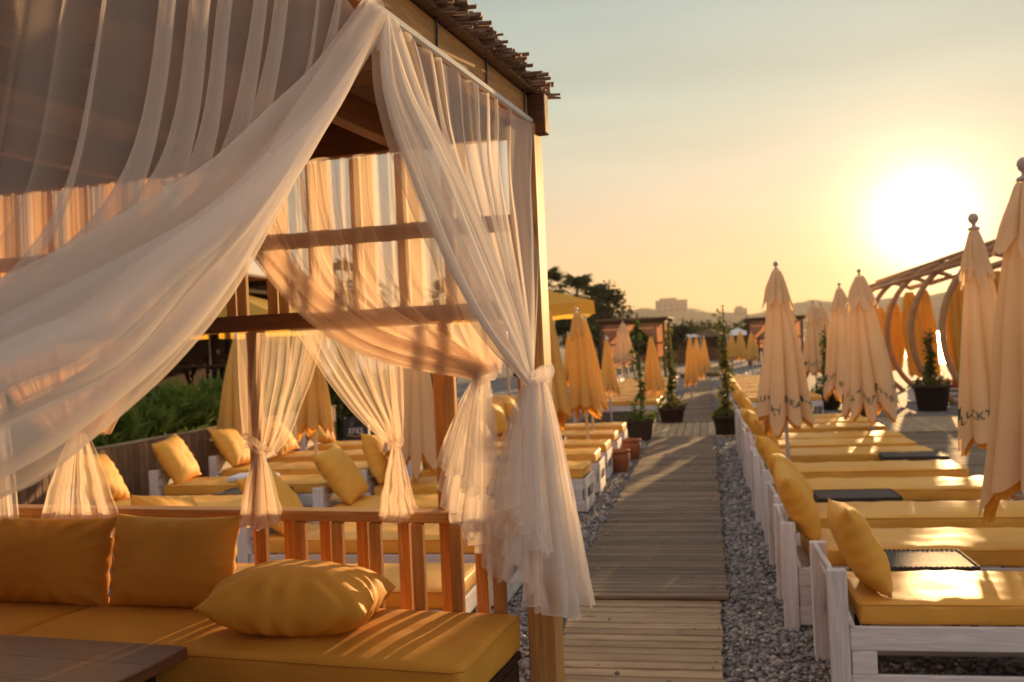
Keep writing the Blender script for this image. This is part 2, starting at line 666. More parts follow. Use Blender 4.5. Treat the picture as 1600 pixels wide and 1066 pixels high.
def text_mesh(txt, size, m, name='lettering'):
    cu = bpy.data.curves.new('t', 'FONT')
    cu.body = txt
    cu.size = size
    cu.align_x = 'CENTER'
    cu.align_y = 'CENTER'
    cu.resolution_u = 3
    o = bpy.data.objects.new('t', cu)
    C.objects.link(o)
    dg = bpy.context.evaluated_depsgraph_get()
    me = bpy.data.meshes.new_from_object(o.evaluated_get(dg))
    bpy.data.objects.remove(o)
    bpy.data.curves.remove(cu)
    me.name = name
    me.materials.clear()
    me.materials.append(m)
    return me


# ------------------------------------------------------------------ ground, sea, hills
def shore(y):
    """x of the waterline"""
    return np.interp(y, [-200, 0, 40, 130, 300, 650, 1000, 1400], [11, 11, 11.5, 17, 45, 95, 40, -200])


def build_ground():
    xs = np.unique(np.concatenate([np.linspace(-2500, -60, 20), np.linspace(-60, 60, 61), np.linspace(60, 2500, 30)]))
    ys = np.unique(np.concatenate([np.linspace(-300, -20, 6), np.linspace(-20, 120, 60), np.linspace(120, 3500, 60)]))
    X, Y = np.meshgrid(xs, ys, indexing='ij')
    d = X - shore(Y)
    Z = -np.clip((d + 3) * .12, 0, 3.0)
    me = grid_mesh('ground', np.stack([X, Y, Z], -1), M['ground'])
    tag(link('ground', me), kind='structure')
    xs = np.linspace(4, 3000, 30)
    ys = np.linspace(-300, 3500, 40)
    X, Y = np.meshgrid(xs, ys, indexing='ij')
    X = X + np.where(Y > 900, -(Y - 900) * .35, 0)
    me = grid_mesh('sea', np.stack([X, Y, X * 0 - .62], -1), M['sea'])
    tag(link('sea', me), kind='structure')


build_ground()


def hill_range(name, y, x0, x1, prof, depth, seed, n=120):
    """a long ridge whose crest follows prof [(x, z)] at distance y"""
    xs = np.linspace(x0, x1, n)
    t = np.linspace(-1, 1, 23)
    crest = np.interp(xs, [p[0] for p in prof], [p[1] for p in prof])
    P = np.zeros((n, len(t), 3))
    for i in range(n):
        for j in range(len(t)):
            yy = y + t[j] * depth
            nz = noise.fractal(Vector((xs[i] * .018, yy * .01, seed)), 1, 2, 6)
            nz2 = noise.noise(Vector((xs[i] * .16, yy * .05, seed + 7)))
            sh = max(0, 1 - abs(t[j]) ** 1.7)
            P[i, j] = (xs[i], yy, -4 + (crest[i] + 4 + nz * 5 + nz2 * 2.2) * sh)
    tag(link(name, grid_mesh(name, P, M['hill'])), kind='structure')


hill_range('hills', 1500, -900, 1500, [(-900, 66), (-300, 58), (-110, 50), (-85, 54), (-20, 50), (15, 42), (60, 38), (100, 43), (160, 50), (230, 47), (330, 54), (420, 56),
                                       (600, 64), (900, 70), (1500, 50)], 260, 1.5, 240)
hill_range('near_hills', 800, -600, 110, [(-600, 24), (-200, 22), (-60, 16), (-10, 10), (60, 7), (110, 1)], 150, 4.2, 150)
for k, (x, w, h, lab) in enumerate([(-48, 46, 26, 'broad stepped hotel block, tallest on the hazy far hill'),
                                    (-95, 26, 9, 'low pale block on the hazy hill beside the stepped hotel'),
                                    (50, 18, 9, 'small pale block alone on the far ridge above the planted path')]):
    t = empty('hill_building', (x, 1430, 28), 0, lab, 'building', 'buildings on the far hill')
    MB().cbox((0, 0, (h) / 2), (w, 22, h + 14), .3).build('wall', M['far_building'], t)
    MB().cbox((-w * .1, 0, h + 8.6), (w * .55, 16, 3.2), .3).build('upper_storey', M['far_building'], t)
    for q in range(5):
        for s in range(2):
            beam('window', (-w * .4 + q * w * .2 - 1.5, -11.1, h - 1 - s * 7), (-w * .4 + q * w * .2 + 1.5, -11.1, h - 1 - s * 7), .3, 2.4, M['glass_dark'], t)


def pebble_field():
    ico = bmesh.new()
    bmesh.ops.create_icosphere(ico, subdivisions=1, radius=1)
    bv = np.array([v.co[:] for v in ico.verts])
    bf = np.array([[v.index for v in f.verts] for f in ico.faces])
    ico.free()
    pos = []

    def strip(x0, x1, y0, y1, dens0):
        # density falls with distance: the pebbles merge there
        n = int((x1 - x0) * (y1 - y0) * dens0)
        x = rng.uniform(x0, x1, n)
        y = rng.uniform(y0, y1, n)
        keep = rng.random(n) < np.clip((6.5 / np.maximum(y, 4)) ** 1.3, .12, 1)
        pos.append(np.stack([x[keep], y[keep]], 1))

    strip(.03, .75, 4.0, 17, 3000)
    strip(-1.75, -.90, 4.4, 17, 2600)
    strip(.75, 2.3, 4.0, 9, 800)
    strip(-3.2, -1.75, 4.4, 9, 700)
    nb_ = sum(len(q) for q in pos)
    sx_ = np.concatenate([rng.uniform(-.9, .0, 50), rng.normal(.0, .03, 70), rng.normal(-.93, .04, 60)])
    pos.append(np.stack([sx_, rng.uniform(4.6, 13, len(sx_))], 1))
    p = np.vstack(pos)
    n = len(p)
    sz = np.exp(rng.normal(math.log(.0115), .42, n)) * np.clip(1 + (p[:, 1] - 6) * .04, 1, 1.5)
    sz = np.clip(sz, .005, .034)
    ang = rng.uniform(0, 6.28, n)
    asp = rng.uniform(.65, 1.0, n)
    fl = rng.uniform(.45, .75, n)
    tilt = rng.normal(0, .3, n)
    V = bv[None] * (1 + rng.normal(0, .10, (n, len(bv), 1)))
    V = V * np.stack([np.ones(n), asp, fl], 1)[:, None] * sz[:, None, None]
    ct, st = np.cos(tilt)[:, None], np.sin(tilt)[:, None]
    x, y, z = V[..., 0], V[..., 1], V[..., 2]
    x, z = x * ct - z * st, x * st + z * ct
    ca, sa = np.cos(ang)[:, None], np.sin(ang)[:, None]
    x, y = x * ca - y * sa, x * sa + y * ca
    zz = rng.uniform(.0, .016, n)[:, None]
    on_deck = (np.arange(n) >= nb_)
    zz[on_deck, 0] = np.where(p[on_deck, 1] < 6.2, .038, .071)
    V *= np.where(on_deck, .6, 1)[:, None, None]
    x, y, z = x * np.where(on_deck, .6, 1)[:, None], y * np.where(on_deck, .6, 1)[:, None], z * np.where(on_deck, .6, 1)[:, None]
    V = np.stack([x + p[:, :1], y + p[:, 1:], z + zz], -1).reshape(-1, 3)
    Fc = (bf[None] + (np.arange(n) * len(bv))[:, None, None]).reshape(-1, 3)
    me = bpy.data.meshes.new('pebbles')
    me.vertices.add(len(V))
    me.vertices.foreach_set('co', V.ravel())
    me.loops.add(len(Fc) * 3)
    me.loops.foreach_set('vertex_index', Fc.ravel())
    me.polygons.add(len(Fc))
    me.polygons.foreach_set('loop_start', np.arange(len(Fc)) * 3)
    me.update(calc_edges=True)
    at = me.attributes.new('tone', 'FLOAT', 'POINT')
    at.data.foreach_set('value', np.repeat(np.clip(rng.beta(1.4, 1.9, n) + (rng.random(n) < .02) * .4, 0, 1), len(bv)))
    me.materials.append(M['pebbles'])
    me.shade_smooth()
    tag(link('pebbles', me), 'loose grey beach pebbles beside the boardwalk', None, None, 'stuff')


pebble_field()


# ------------------------------------------------------------------ boardwalks
def slat_path(name, x0, x1, y0, y1, pitch, z, m, gap=.012, th=.022, along=False, wav=.0, jit=.012):
    t = empty(name, ((x0 + x1) / 2, y0, 0), 0, kind='structure')
    t['label'] = {'boardwalk': 'timber slat boardwalk laid over the pebbles'}.get(name, 'timber boardwalk section of cross planks')
    if along:
        n = int((x1 - x0) / pitch)
        for i in range(n):
            x = x0 + (i + .5) * pitch - (x0 + x1) / 2
            beam('slat', (x, 0, z + random.uniform(-.002, .002)), (x, y1 - y0, z), pitch - gap, th, m, t, ch=.003)
    else:
        n = int((y1 - y0) / pitch)
        hw = (x1 - x0) / 2
        for i in range(n):
            y = (i + .5) * pitch
            dz = wav * math.sin(y * 1.9) + random.uniform(-.002, .002)
            j = random.uniform(-jit, jit)
            o = beam('slat', (-hw, y, z), (hw, y, z), pitch - gap, th, m, t, ch=.003)
            o.location.z = z + dz
            o.location.x += j
            o.rotation_euler.z += random.uniform(-.004, .004)
    return t


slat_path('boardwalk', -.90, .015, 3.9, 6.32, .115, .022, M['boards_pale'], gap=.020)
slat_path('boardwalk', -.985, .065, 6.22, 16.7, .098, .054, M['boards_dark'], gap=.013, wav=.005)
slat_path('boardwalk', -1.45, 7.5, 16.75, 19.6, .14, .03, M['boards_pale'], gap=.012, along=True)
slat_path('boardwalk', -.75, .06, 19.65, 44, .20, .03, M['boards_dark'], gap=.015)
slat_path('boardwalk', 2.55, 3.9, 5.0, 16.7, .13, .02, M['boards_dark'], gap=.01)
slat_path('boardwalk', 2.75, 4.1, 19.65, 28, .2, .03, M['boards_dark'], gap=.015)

# ------------------------------------------------------------------ the gazebo (local frame: x across, y away, origin at its far corner post)
TH = R(6.3)
GZ = empty('gazebo', (-.60, 3.5, 0), -TH, 'pine beach gazebo with reed roof and sheer curtains beside the boardwalk', 'gazebo')
GM = Matrix.Translation((-.60, 3.5, 0)) @ Matrix.Rotation(-TH, 4, 'Z')
W_, D_ = 2.62, 3.0
P_ = M['pine']
for x, y in ((-.03, 0), (-W_, 0), (-.03, -D_), (-W_, -D_)):
    beam('post', (x, y, .0), (x, y, 2.52), .105, .105, P_, GZ)
# floor deck and its joists
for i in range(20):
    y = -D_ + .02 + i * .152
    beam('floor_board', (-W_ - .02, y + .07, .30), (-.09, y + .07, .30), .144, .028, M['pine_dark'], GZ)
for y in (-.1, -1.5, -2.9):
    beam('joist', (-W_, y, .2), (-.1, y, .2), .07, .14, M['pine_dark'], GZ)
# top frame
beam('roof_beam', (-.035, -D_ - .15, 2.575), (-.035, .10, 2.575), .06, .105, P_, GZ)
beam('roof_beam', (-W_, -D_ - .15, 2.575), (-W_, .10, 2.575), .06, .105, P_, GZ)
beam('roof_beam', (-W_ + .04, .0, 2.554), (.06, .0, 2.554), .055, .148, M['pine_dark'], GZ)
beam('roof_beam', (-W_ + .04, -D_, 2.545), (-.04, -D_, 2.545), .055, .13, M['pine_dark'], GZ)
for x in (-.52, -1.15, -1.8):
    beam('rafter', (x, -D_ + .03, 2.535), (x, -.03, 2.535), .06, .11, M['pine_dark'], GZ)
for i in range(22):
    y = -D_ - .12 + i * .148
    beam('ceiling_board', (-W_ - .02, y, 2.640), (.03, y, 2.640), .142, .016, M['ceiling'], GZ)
# white curtain track under the side beam
beam('curtain_track', (.006, -D_, 2.527), (.006, .06, 2.527), .018, .022, M['rail_white'], GZ)
# back wall: top rail, rails, hand rail
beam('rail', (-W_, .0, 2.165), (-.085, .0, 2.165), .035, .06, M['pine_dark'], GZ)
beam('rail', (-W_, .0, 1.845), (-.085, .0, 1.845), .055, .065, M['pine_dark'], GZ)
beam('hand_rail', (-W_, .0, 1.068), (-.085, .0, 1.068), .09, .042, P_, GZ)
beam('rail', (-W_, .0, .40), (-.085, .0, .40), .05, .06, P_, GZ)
pairs = [-.205, -.265, -.365, -.415, -.527, -.583, -.705, -.762, -.868, -.926, -1.033, -1.09, -1.197, -1.245,
         -1.37, -1.43, -1.54, -1.6, -1.71, -1.77, -1.88, -1.94, -2.05, -2.11, -2.22, -2.28, -2.42, -2.48]
for i, x in enumerate(pairs):
    x += .016 if i % 2 == 0 else -.016
    y = -.036 if i % 2 == 0 else .034
    full = i in (2, 3, 12, 13)
    if full:
        beam('baluster', (x, y * 1.5, .31), (x, y * 1.5, 1.81), .030, .046, P_, GZ, up=(1, 0, 0))
    else:
        beam('baluster', (x, y, .31), (x, y, 1.046), .028, .048, P_, GZ, up=(1, 0, 0))
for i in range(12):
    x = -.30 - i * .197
    beam('upright', (x, .036, 1.84), (x, .036, 2.48), .026, .046, M['pine_glow'], GZ, up=(1, 0, 0))
    beam('upright', (x - .058, .046, 1.84), (x - .058, .046, 2.48), .026, .046, M['pine_glow'], GZ, up=(1, 0, 0))
# unseen board wall added at the near end to keep the interior dark
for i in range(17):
    beam('shade_board', (-W_ + .08 + i * .147, -D_ + .03, .31), (-W_ + .08 + i * .147, -D_ + .03, 2.47), .141, .02, M['pine_dark'], GZ, up=(0, 1, 0))
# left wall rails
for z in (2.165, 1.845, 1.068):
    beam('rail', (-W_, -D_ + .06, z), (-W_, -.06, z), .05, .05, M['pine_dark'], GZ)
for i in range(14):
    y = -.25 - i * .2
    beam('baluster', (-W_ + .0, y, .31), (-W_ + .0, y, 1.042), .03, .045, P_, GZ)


# reed mat on the roof: bundles with broken, uneven ends
def reeds():
    b = MB()
    y = -D_ - .25
    k = 0
    ph = random.random() * 6
    while y < .17:
        k += 1
        rad = random.uniform(.004, .0078)
        tuft = .5 + .5 * math.sin(k * .72 + ph) + random.uniform(-.3, .3)
        for lay in range(3):
            x1 = .045 + .035 * tuft + random.uniform(-.03, .03) - lay * .012
            z = 2.658 + lay * .012 + .014 * tuft + random.uniform(0, .006)
            x0 = -W_ - .15
            yy = y + random.uniform(-.004, .004)
            b.tube([(x0, yy, z), (-.3, yy, z + .004), (x1, yy + random.uniform(-.012, .012), z - .012 - .02 * random.random())], rad, 5)
        y += rad * 2.0 + random.uniform(0, .0035)
    o = b.build('reed_mat', M['reed'], GZ, True)
    tag(o, 'ragged brown reed mat over the roof', None, None, 'stuff')


reeds()
for k in range(7):
    y = -2.6 + k * .42
    MB().tube([(.0, y, 2.66), (.001, y + .004, 2.60), (.0, y, 2.545)], .0035, 5).build('tie_wire', M['metal_dark'], GZ)


# ------------------------------------------------------------------ curtains
def curtain_sheet(guides, nu, nv, folds, amp, plane, seed, swing=.6, top=.25, yoff=0.0, fmap=None, wobble=1.0):
    """guides: [(u, [(s, z[, n]) ...])]: threads of the cloth in the plane of the wall; returns (nu, nv, 3) local points"""
    us = np.array([g[0] for g in guides])
    G = []
    for u, pts in guides:
        pts = [(*p, 0.0) if len(p) == 2 else p for p in pts]
        G.append(catmull(pts, nv - 1))
    G = np.array(G)
    # smooth across the threads
    u = np.linspace(0, 1, nu)
    A = np.zeros((nu, nv, 3))
    for i, x in enumerate(u):
        k = int(np.clip(np.searchsorted(us, x) - 1, 0, len(us) - 2))
        t = (x - us[k]) / (us[k + 1] - us[k])
        g0, g3 = G[max(k - 1, 0)], G[min(k + 2, len(us) - 1)]
        g1, g2 = G[k], G[k + 1]
        h = us[k + 1] - us[k]
        m1 = (g2 - g0) / (us[k + 1] - us[max(k - 1, 0)]) * h if k > 0 else (g2 - g1)
        m2 = (g3 - g1) / (us[min(k + 2, len(us) - 1)] - us[k]) * h if k + 2 < len(us) else (g2 - g1)
        A[i] = (2 * t ** 3 - 3 * t ** 2 + 1) * g1 + (t ** 3 - 2 * t ** 2 + t) * m1 + (-2 * t ** 3 + 3 * t ** 2) * g2 + (t ** 3 - t ** 2) * m2
    v = np.linspace(0, 1, nv)
    fu = folds * u if fmap is None else np.interp(u, fmap[0], fmap[1])
    ph = 2 * PI * (fu + .32 * wobble * wob(u * 17, seed))[:, None] + (.55 * wob(v * 3, seed + 1))[None] + .5 * wob(u * 5, seed + 5)[:, None] * v[None]
    a = amp * (.65 + .45 * wob(u * 13, seed + 2))[:, None] * (top + (1 - top) * np.clip(v * 2.5, 0, 1))[None]
    tan = np.gradient(A[..., :2], axis=1)
    tan /= np.linalg.norm(tan, axis=-1, keepdims=True) + 1e-9
    perp = np.stack([-tan[..., 1], tan[..., 0]], -1)
    nn = A[..., 2] + a * np.cos(ph)
    side = -swing * a * np.sin(ph + .35)
    sz = A[..., :2] + perp * side[..., None]
    if plane == 'side':
        return np.stack([nn + yoff, sz[..., 0], sz[..., 1]], -1)
    return np.stack([sz[..., 0], nn + yoff, sz[..., 1]], -1)


def tail_sheet(top, hem, hemz, nu, nv, folds, amp, seed, ruffle=.012, flare=1.0):
    """cloth hanging from a knot: top = centre point, hem = [(x, y) ...] line that the hem follows, hemz = [z ...] along it"""
    u = np.linspace(0, 1, nu)
    v = np.linspace(0, 1, nv)
    h = catmull([(*p, 0) for p in hem], nu - 1)[:, :2]
    hz = np.interp(u, np.linspace(0, 1, len(hemz)), hemz)
    ph = 2 * PI * (folds * u + .55 * wob(u * 9, seed))[:, None] + .5 * wob(v * 4, seed + 1)[None] + .6 * wob(u * 6, seed + 3)[:, None] * v[None]
    c = np.array(top)
    w = (.10 + .9 * v ** .75)[None]
    d = np.gradient(h, axis=0)
    d /= np.linalg.norm(d, axis=1, keepdims=True) + 1e-9
    nrm_ = np.stack([-d[:, 1], d[:, 0]], 1)
    a = amp * (.75 + .5 * wob(u * 11, seed + 2))[:, None] * (.25 + .75 * v)[None]
    off = a * np.sin(ph)
    sidew = 1.1 * a * np.sin(ph + PI / 2)
    X = c[0] + (h[:, None, 0] - c[0]) * w + nrm_[:, None, 0] * off + d[:, None, 0] * sidew
    Y = c[1] + (h[:, None, 1] - c[1]) * w + nrm_[:, None, 1] * off + d[:, None, 1] * sidew
    ru = ruffle * np.sin(u * folds * 2 * PI * 2.7 + 1)[:, None] * np.clip((v - .9) * 10, 0, 1)[None]
    Z = c[2] + (hz[:, None] - c[2]) * v[None] + ru * .5
    Y = Y + ru
    return np.stack([X, Y, Z], -1)


def curtain(label, group='sheer gazebo curtains'):
    return empty('sheer_curtain', GM.translation, -TH, label, 'curtain', group)


def put(name, P, m, parent):
    return link(name, grid_mesh(name, P, m), parent)


def hem_line(P, parent, m, rad=.0022):
    """the rolled hem along the end of a sheet"""
    MB().tube([tuple(p) for p in P[::2, -1]], rad, 5).build('hem', m, parent, True)


def tieback(c, rx, ry, parent, m, tilt=.3, h=.03, seed=0):
    """a band of the same cloth wound round the bundle"""
    n, k = 28, 7
    P = np.zeros((n, k, 3))
    for i in range(n):
        a = 2 * PI * i / n
        for j in range(k):
            t = j / (k - 1) * 2 - 1
            bulge = 1 + .22 * (1 - t * t)
            P[i, j] = (c[0] + rx * bulge * math.cos(a), c[1] + ry * bulge * math.sin(a), c[2] + t * h + tilt * rx * math.cos(a) + .004 * math.sin(5 * a + seed))
    link('tieback', grid_mesh('tieback', P, m, True), parent)


# the nearest curtain: swept from the knot down towards the near post
c1 = curtain('wide sheer curtain swagged across the near side of the gazebo')
T2 = -2.93
guides = [
    (.00, [(-2.9, 2.515), (-2.922, 2.090), (-2.932, 1.798), (T2, 1.60)]),
    (.16, [(-2.53, 2.515), (-2.60, 2.2), (-2.66, 1.92), (-2.73, 1.78), (T2, 1.60)]),
    (.30, [(-2.19, 2.515), (-2.26, 2.2), (-2.32, 1.98), (-2.40, 1.85), (-2.54, 1.75), (T2, 1.60)]),
    (.44, [(-1.86, 2.515), (-1.92, 2.30), (-1.985, 2.08), (-2.08, 1.945), (-2.26, 1.84), (-2.5, 1.74), (T2, 1.59)]),
    (.58, [(-1.56, 2.515), (-1.60, 2.38), (-1.66, 2.25), (-1.80, 2.09), (-2.0, 1.95), (-2.25, 1.83), (-2.5, 1.73), (T2, 1.58)]),
    (.68, [(-1.4, 2.49, 0.01), (-1.648, 2.269, 0.02), (-1.851, 2.127, 0.03), (-2.040, 1.995, 0.03), (-2.257, 1.881, 0.03), (-2.524, 1.755, 0.03), (T2, 1.57)]),
    (.77, [(-1.385, 2.49, 0.02), (-1.648, 2.248, 0.04), (-1.820, 2.109, 0.05), (-2.030, 1.959, 0.06), (-2.241, 1.840, 0.06), (-2.406, 1.744, 0.06), (-2.543, 1.703, 0.05), (T2, 1.55)]),
    (.86, [(-1.38, 2.49, 0.03), (-1.649, 2.242, 0.05), (-1.829, 2.092, 0.07), (-2.017, 1.936, 0.08), (-2.196, 1.810, 0.08), (-2.358, 1.703, 0.08), (-2.553, 1.639, 0.06), (T2, 1.52)]),
    (.93, [(-1.375, 2.49, 0.03), (-1.621, 2.260, 0.05), (-1.802, 2.114, 0.06), (-1.965, 1.974, 0.07), (-2.109, 1.838, 0.07), (-2.299, 1.712, 0.07), (-2.553, 1.607, 0.06), (T2, 1.50)]),
    (1.0, [(-1.37, 2.49, 0.02), (-1.539, 2.367, 0.03), (-1.633, 2.278, 0.03), (-1.746, 2.179, 0.04), (-1.840, 2.081, 0.04), (-1.933, 1.968, 0.04), (-2.027, 1.870, 0.04), (-2.130, 1.793, 0.05), (-2.283, 1.693, 0.05), (-2.451, 1.606, 0.05), (-2.561, 1.578, 0.05), (T2, 1.47)]),
]
P = curtain_sheet(guides, 700, 130, 9, .026, 'side', 11, swing=1.9, top=.9, wobble=1.5, fmap=([0, .62, 1], [0, 14.5, 17.2]), yoff=.008)
put('drape', P, M['sheer'], c1)
MB().tube([tuple(p) for p in P[-1]], .0022, 5).build('hem', M['sheer_drape'], c1, True)
# the gathered part lies in several thicknesses: broad soft folds over one another
sw = guides[5:]
for q, (u0, u1, fo, am, yo, sd) in enumerate(((.0, 1.0, 2.6, .024, .020, 13), (.0, .36, 1.2, .018, .034, 19))):
    gg = [((g[0] - .68) / .32, [(p[0], p[1], p[2] if len(p) > 2 else 0.0) for p in g[1]]) for g in sw]
    P = curtain_sheet(gg, 200, 120, 1, .0001, 'side', 3)
    i0, i1 = int(u0 * 199), int(u1 * 199)
    P = P[i0:i1 + 1]
    uu = np.linspace(0, 1, len(P))[:, None]
    vv = np.linspace(0, 1, 120)[None]
    ph_ = 2 * PI * fo * (uu + .06 * np.sin(vv * 5 + sd)) + sd
    env = np.clip(vv * 3.0, .12, 1)
    P[..., 0] += yo + am * np.cos(ph_) * env
    P[..., 2] -= am * .9 * np.sin(ph_) * env
    put('drape', P, M['sheer_drape'], c1)
# gathered header at the knot
P = tail_sheet((.01, -1.375, 2.505), [(-.01, -1.46), (.03, -1.41), (.05, -1.36), (.03, -1.30)], [2.42, 2.40, 2.40, 2.43], 60, 12, 7, .006, 5)
put('header', P, M['sheer_drape'], c1)

# the same side, far half: gathered to the corner post
c2 = curtain('long white sheer curtain knotted at the corner post beside the boardwalk')
tie = (-.19, 1.60)
guides = [
    (.00, [(-1.365, 2.49, 0.02), (-1.411, 2.294, 0.04), (-1.307, 2.101, 0.05), (-1.109, 1.894, 0.06), (-0.832, 1.728, 0.06), (-0.510, 1.630, 0.05), (-0.351, 1.590, 0.03)]),
    (.10, [(-1.36, 2.49, 0.03), (-1.386, 2.297, 0.05), (-1.285, 2.120, 0.07), (-1.083, 1.926, 0.08), (-0.830, 1.763, 0.08), (-0.541, 1.645, 0.06), (-0.384, 1.594, 0.04)]),
    (.22, [(-1.35, 2.49, 0.03), (-1.330, 2.325, 0.05), (-1.187, 2.189, 0.06), (-0.993, 2.010, 0.07), (-0.737, 1.809, 0.07), (-0.491, 1.663, 0.05), (-0.346, 1.595, 0.03)]),
    (.34, [(-1.32, 2.5, 0.02), (-1.209, 2.348, 0.03), (-1.062, 2.237, 0.04), (-0.883, 2.073, 0.05), (-0.640, 1.868, 0.05), (-0.440, 1.691, 0.04), (-0.308, 1.599, 0.02)]),
    (.46, [(-1.14, 2.505), (-1.020, 2.330), (-0.823, 2.162), (-0.567, 1.946), (-0.370, 1.759), (-0.252, 1.602)]),
    (.60, [(-0.88, 2.505), (-0.843, 2.310), (-0.695, 2.123), (-0.489, 1.926), (-0.321, 1.739), (-0.233, 1.602)]),
    (.74, [(-0.6, 2.505), (-0.607, 2.310), (-0.518, 2.123), (-0.390, 1.926), (-0.282, 1.749), (-0.218, 1.602)]),
    (.88, [(-0.3, 2.505), (-0.341, 2.290), (-0.302, 2.093), (-0.252, 1.897), (-0.213, 1.739), (-0.203, 1.602)]),
    (1.0, [(0.05, 2.505), (-0.011, 2.290), (-0.036, 2.093), (-0.085, 1.897), (-0.134, 1.739), (-0.184, 1.602)]),
]
P = curtain_sheet(guides, 460, 110, 10, .020, 'side', 23, swing=1.35, top=.7, fmap=([0, .36, 1], [0, 1.3, 12]), yoff=.014)
put('drape', P, M['sheer_drape'], c2)
MB().tube([tuple(p) for p in P[0]], .0022, 5).build('hem', M['sheer_drape'], c2, True)
sw = guides[:5]
for q, (fo, am, yo, sd) in enumerate(((2.2, .018, .022, 5), (1.3, .016, -.004, 8))):
    gg = [(g[0] / .46, [(p[0], p[1], p[2] if len(p) > 2 else 0.0) for p in g[1]]) for g in sw]
    P = curtain_sheet(gg, 160, 110, 1, .0001, 'side', 3)[:130 - 30 * q]
    uu = np.linspace(0, 1, len(P))[:, None]
    vv = np.linspace(0, 1, 110)[None]
    ph_ = 2 * PI * fo * (uu + .05 * np.sin(vv * 4 + sd)) + sd
    env = np.clip(vv * 3.0, .12, 1) * np.clip((1 - vv) * 5, .25, 1)
    P[..., 0] += yo + am * np.cos(ph_) * env
    P[..., 1] += am * .9 * np.sin(ph_) * env
    put('drape', P, M['sheer_drape'], c2)
kn = (.035, -.185, 1.592)
P = tail_sheet(kn, [(-.12, -.24), (-.05, -.33), (.02, -.30), (.10, -.20), (.155, -.12)], [1.13, .97, .80, .77, .74], 300, 70, 5.5, .040, 31, .010)
put('tail', P, M['sheer_drape'], c2)
hem_line(P, c2, M['sheer_drape'])
P = tail_sheet((kn[0] - .01, kn[1] - .03, 1.59), [(-.10, -.33), (-.03, -.38), (.03, -.34), (.08, -.26)], [1.22, 1.17, 1.04, .98], 220, 50, 4.5, .032, 37, .012)
put('tail', P, M['sheer_drape'], c2)
hem_line(P, c2, M['sheer_drape'])
P = tail_sheet((kn[0], kn[1] + .02, 1.59), [(-.06, -.10), (.03, -.06), (.10, -.05), (.16, -.08)], [.90, .86, .80, .76], 140, 40, 4, .034, 41, .01)
put('tail', P, M['sheer_drape'], c2)
tieback(kn, .05, .052, c2, M['sheer_drape'], .35, .028)

# back wall, right: hung from the top beam and swept to the corner
c3 = curtain('sheer curtain across the far wall of the gazebo, swept to the corner post')
guides = [
    (.00, [(-1.60, 2.46, -.01), (-1.35, 2.28, -.02), (-1.16, 2.14, -.03), (-1.02, 1.976, -.04), (-.884, 1.842, -.05), (-.722, 1.734, -.05), (-.56, 1.666, -.05), (-.354, 1.622, -.05), (-.20, 1.60, -.03)]),
    (.10, [(-1.50, 2.46), (-1.29, 2.28, -.02), (-1.10, 2.10, -.03), (-.92, 1.90, -.04), (-.72, 1.76, -.05), (-.50, 1.67, -.04), (-.20, 1.605, -.03)]),
    (.22, [(-1.36, 2.46), (-1.20, 2.28, -.01), (-1.02, 2.08, -.02), (-.84, 1.90, -.03), (-.66, 1.77, -.04), (-.46, 1.69, -.03), (-.20, 1.61, -.02)]),
    (.40, [(-1.08, 2.46), (-1.02, 2.25), (-.92, 2.03, -.01), (-.74, 1.86, -.02), (-.54, 1.75, -.02), (-.36, 1.68, -.02), (-.20, 1.61, -.02)]),
    (.58, [(-.80, 2.46), (-.77, 2.25), (-.70, 2.03), (-.56, 1.86), (-.40, 1.75), (-.28, 1.68), (-.19, 1.61)]),
    (.78, [(-.46, 2.46), (-.45, 2.25), (-.42, 2.03), (-.34, 1.86), (-.26, 1.72), (-.18, 1.61)]),
    (1.0, [(-.10, 2.46), (-.10, 2.2), (-.10, 1.95), (-.11, 1.78), (-.15, 1.61)]),
]
P = curtain_sheet(guides, 380, 90, 10, .020, 'back', 47, swing=1.7, top=.8, fmap=([0, .12, 1], [0, 1, 11]), yoff=-.075)
put('drape', P, M['sheer_back'], c3)
put('drape', curtain_sheet(guides, 300, 90, 10, .018, 'back', 49, swing=1.9, top=.85, yoff=-.10, fmap=([0, .12, 1], [0, .6, 7])), M['sheer_back'], c3)
MB().tube([tuple(p) for p in P[0]], .002, 5).build('hem', M['sheer_back'], c3, True)
gg = [(g[0] / .40, [(p[0], p[1], p[2] if len(p) > 2 else 0.0) for p in g[1]]) for g in guides[:4]]
for q, (fo, sd) in enumerate(((2.0, 2),)):
    P = curtain_sheet(gg, 140, 90, 1, .0001, 'back', 3)[:88 - 20 * q]
    uu = np.linspace(0, 1, len(P))[:, None]
    vv = np.linspace(0, 1, 90)[None]
    ph_ = 2 * PI * fo * (uu + .05 * np.sin(vv * 4 + sd)) + sd
    env = np.clip((1 - vv) * 5, .25, 1)
    P[..., 1] += -.085 + .012 * np.cos(ph_) * env
    P[..., 2] += .011 * np.sin(ph_) * env
    put('drape', P, M['sheer_back'], c3)
P = tail_sheet((-.185, -.09, 1.60), [(-.37, -.12), (-.31, -.15), (-.22, -.14), (-.13, -.10)], [1.20, 1.05, .93, .84], 200, 60, 5, .030, 53)
put('tail', P, M['sheer_drape'], c3)
hem_line(P, c3, M['sheer_drape'])
P = tail_sheet((-.20, -.11, 1.60), [(-.36, -.16), (-.29, -.18), (-.21, -.17)], [1.29, 1.24, 1.16], 120, 40, 4, .024, 54)
put('tail', P, M['sheer_drape'], c3)
tieback((-.185, -.10, 1.60), .04, .035, c3, M['sheer_drape'], .5, .024)

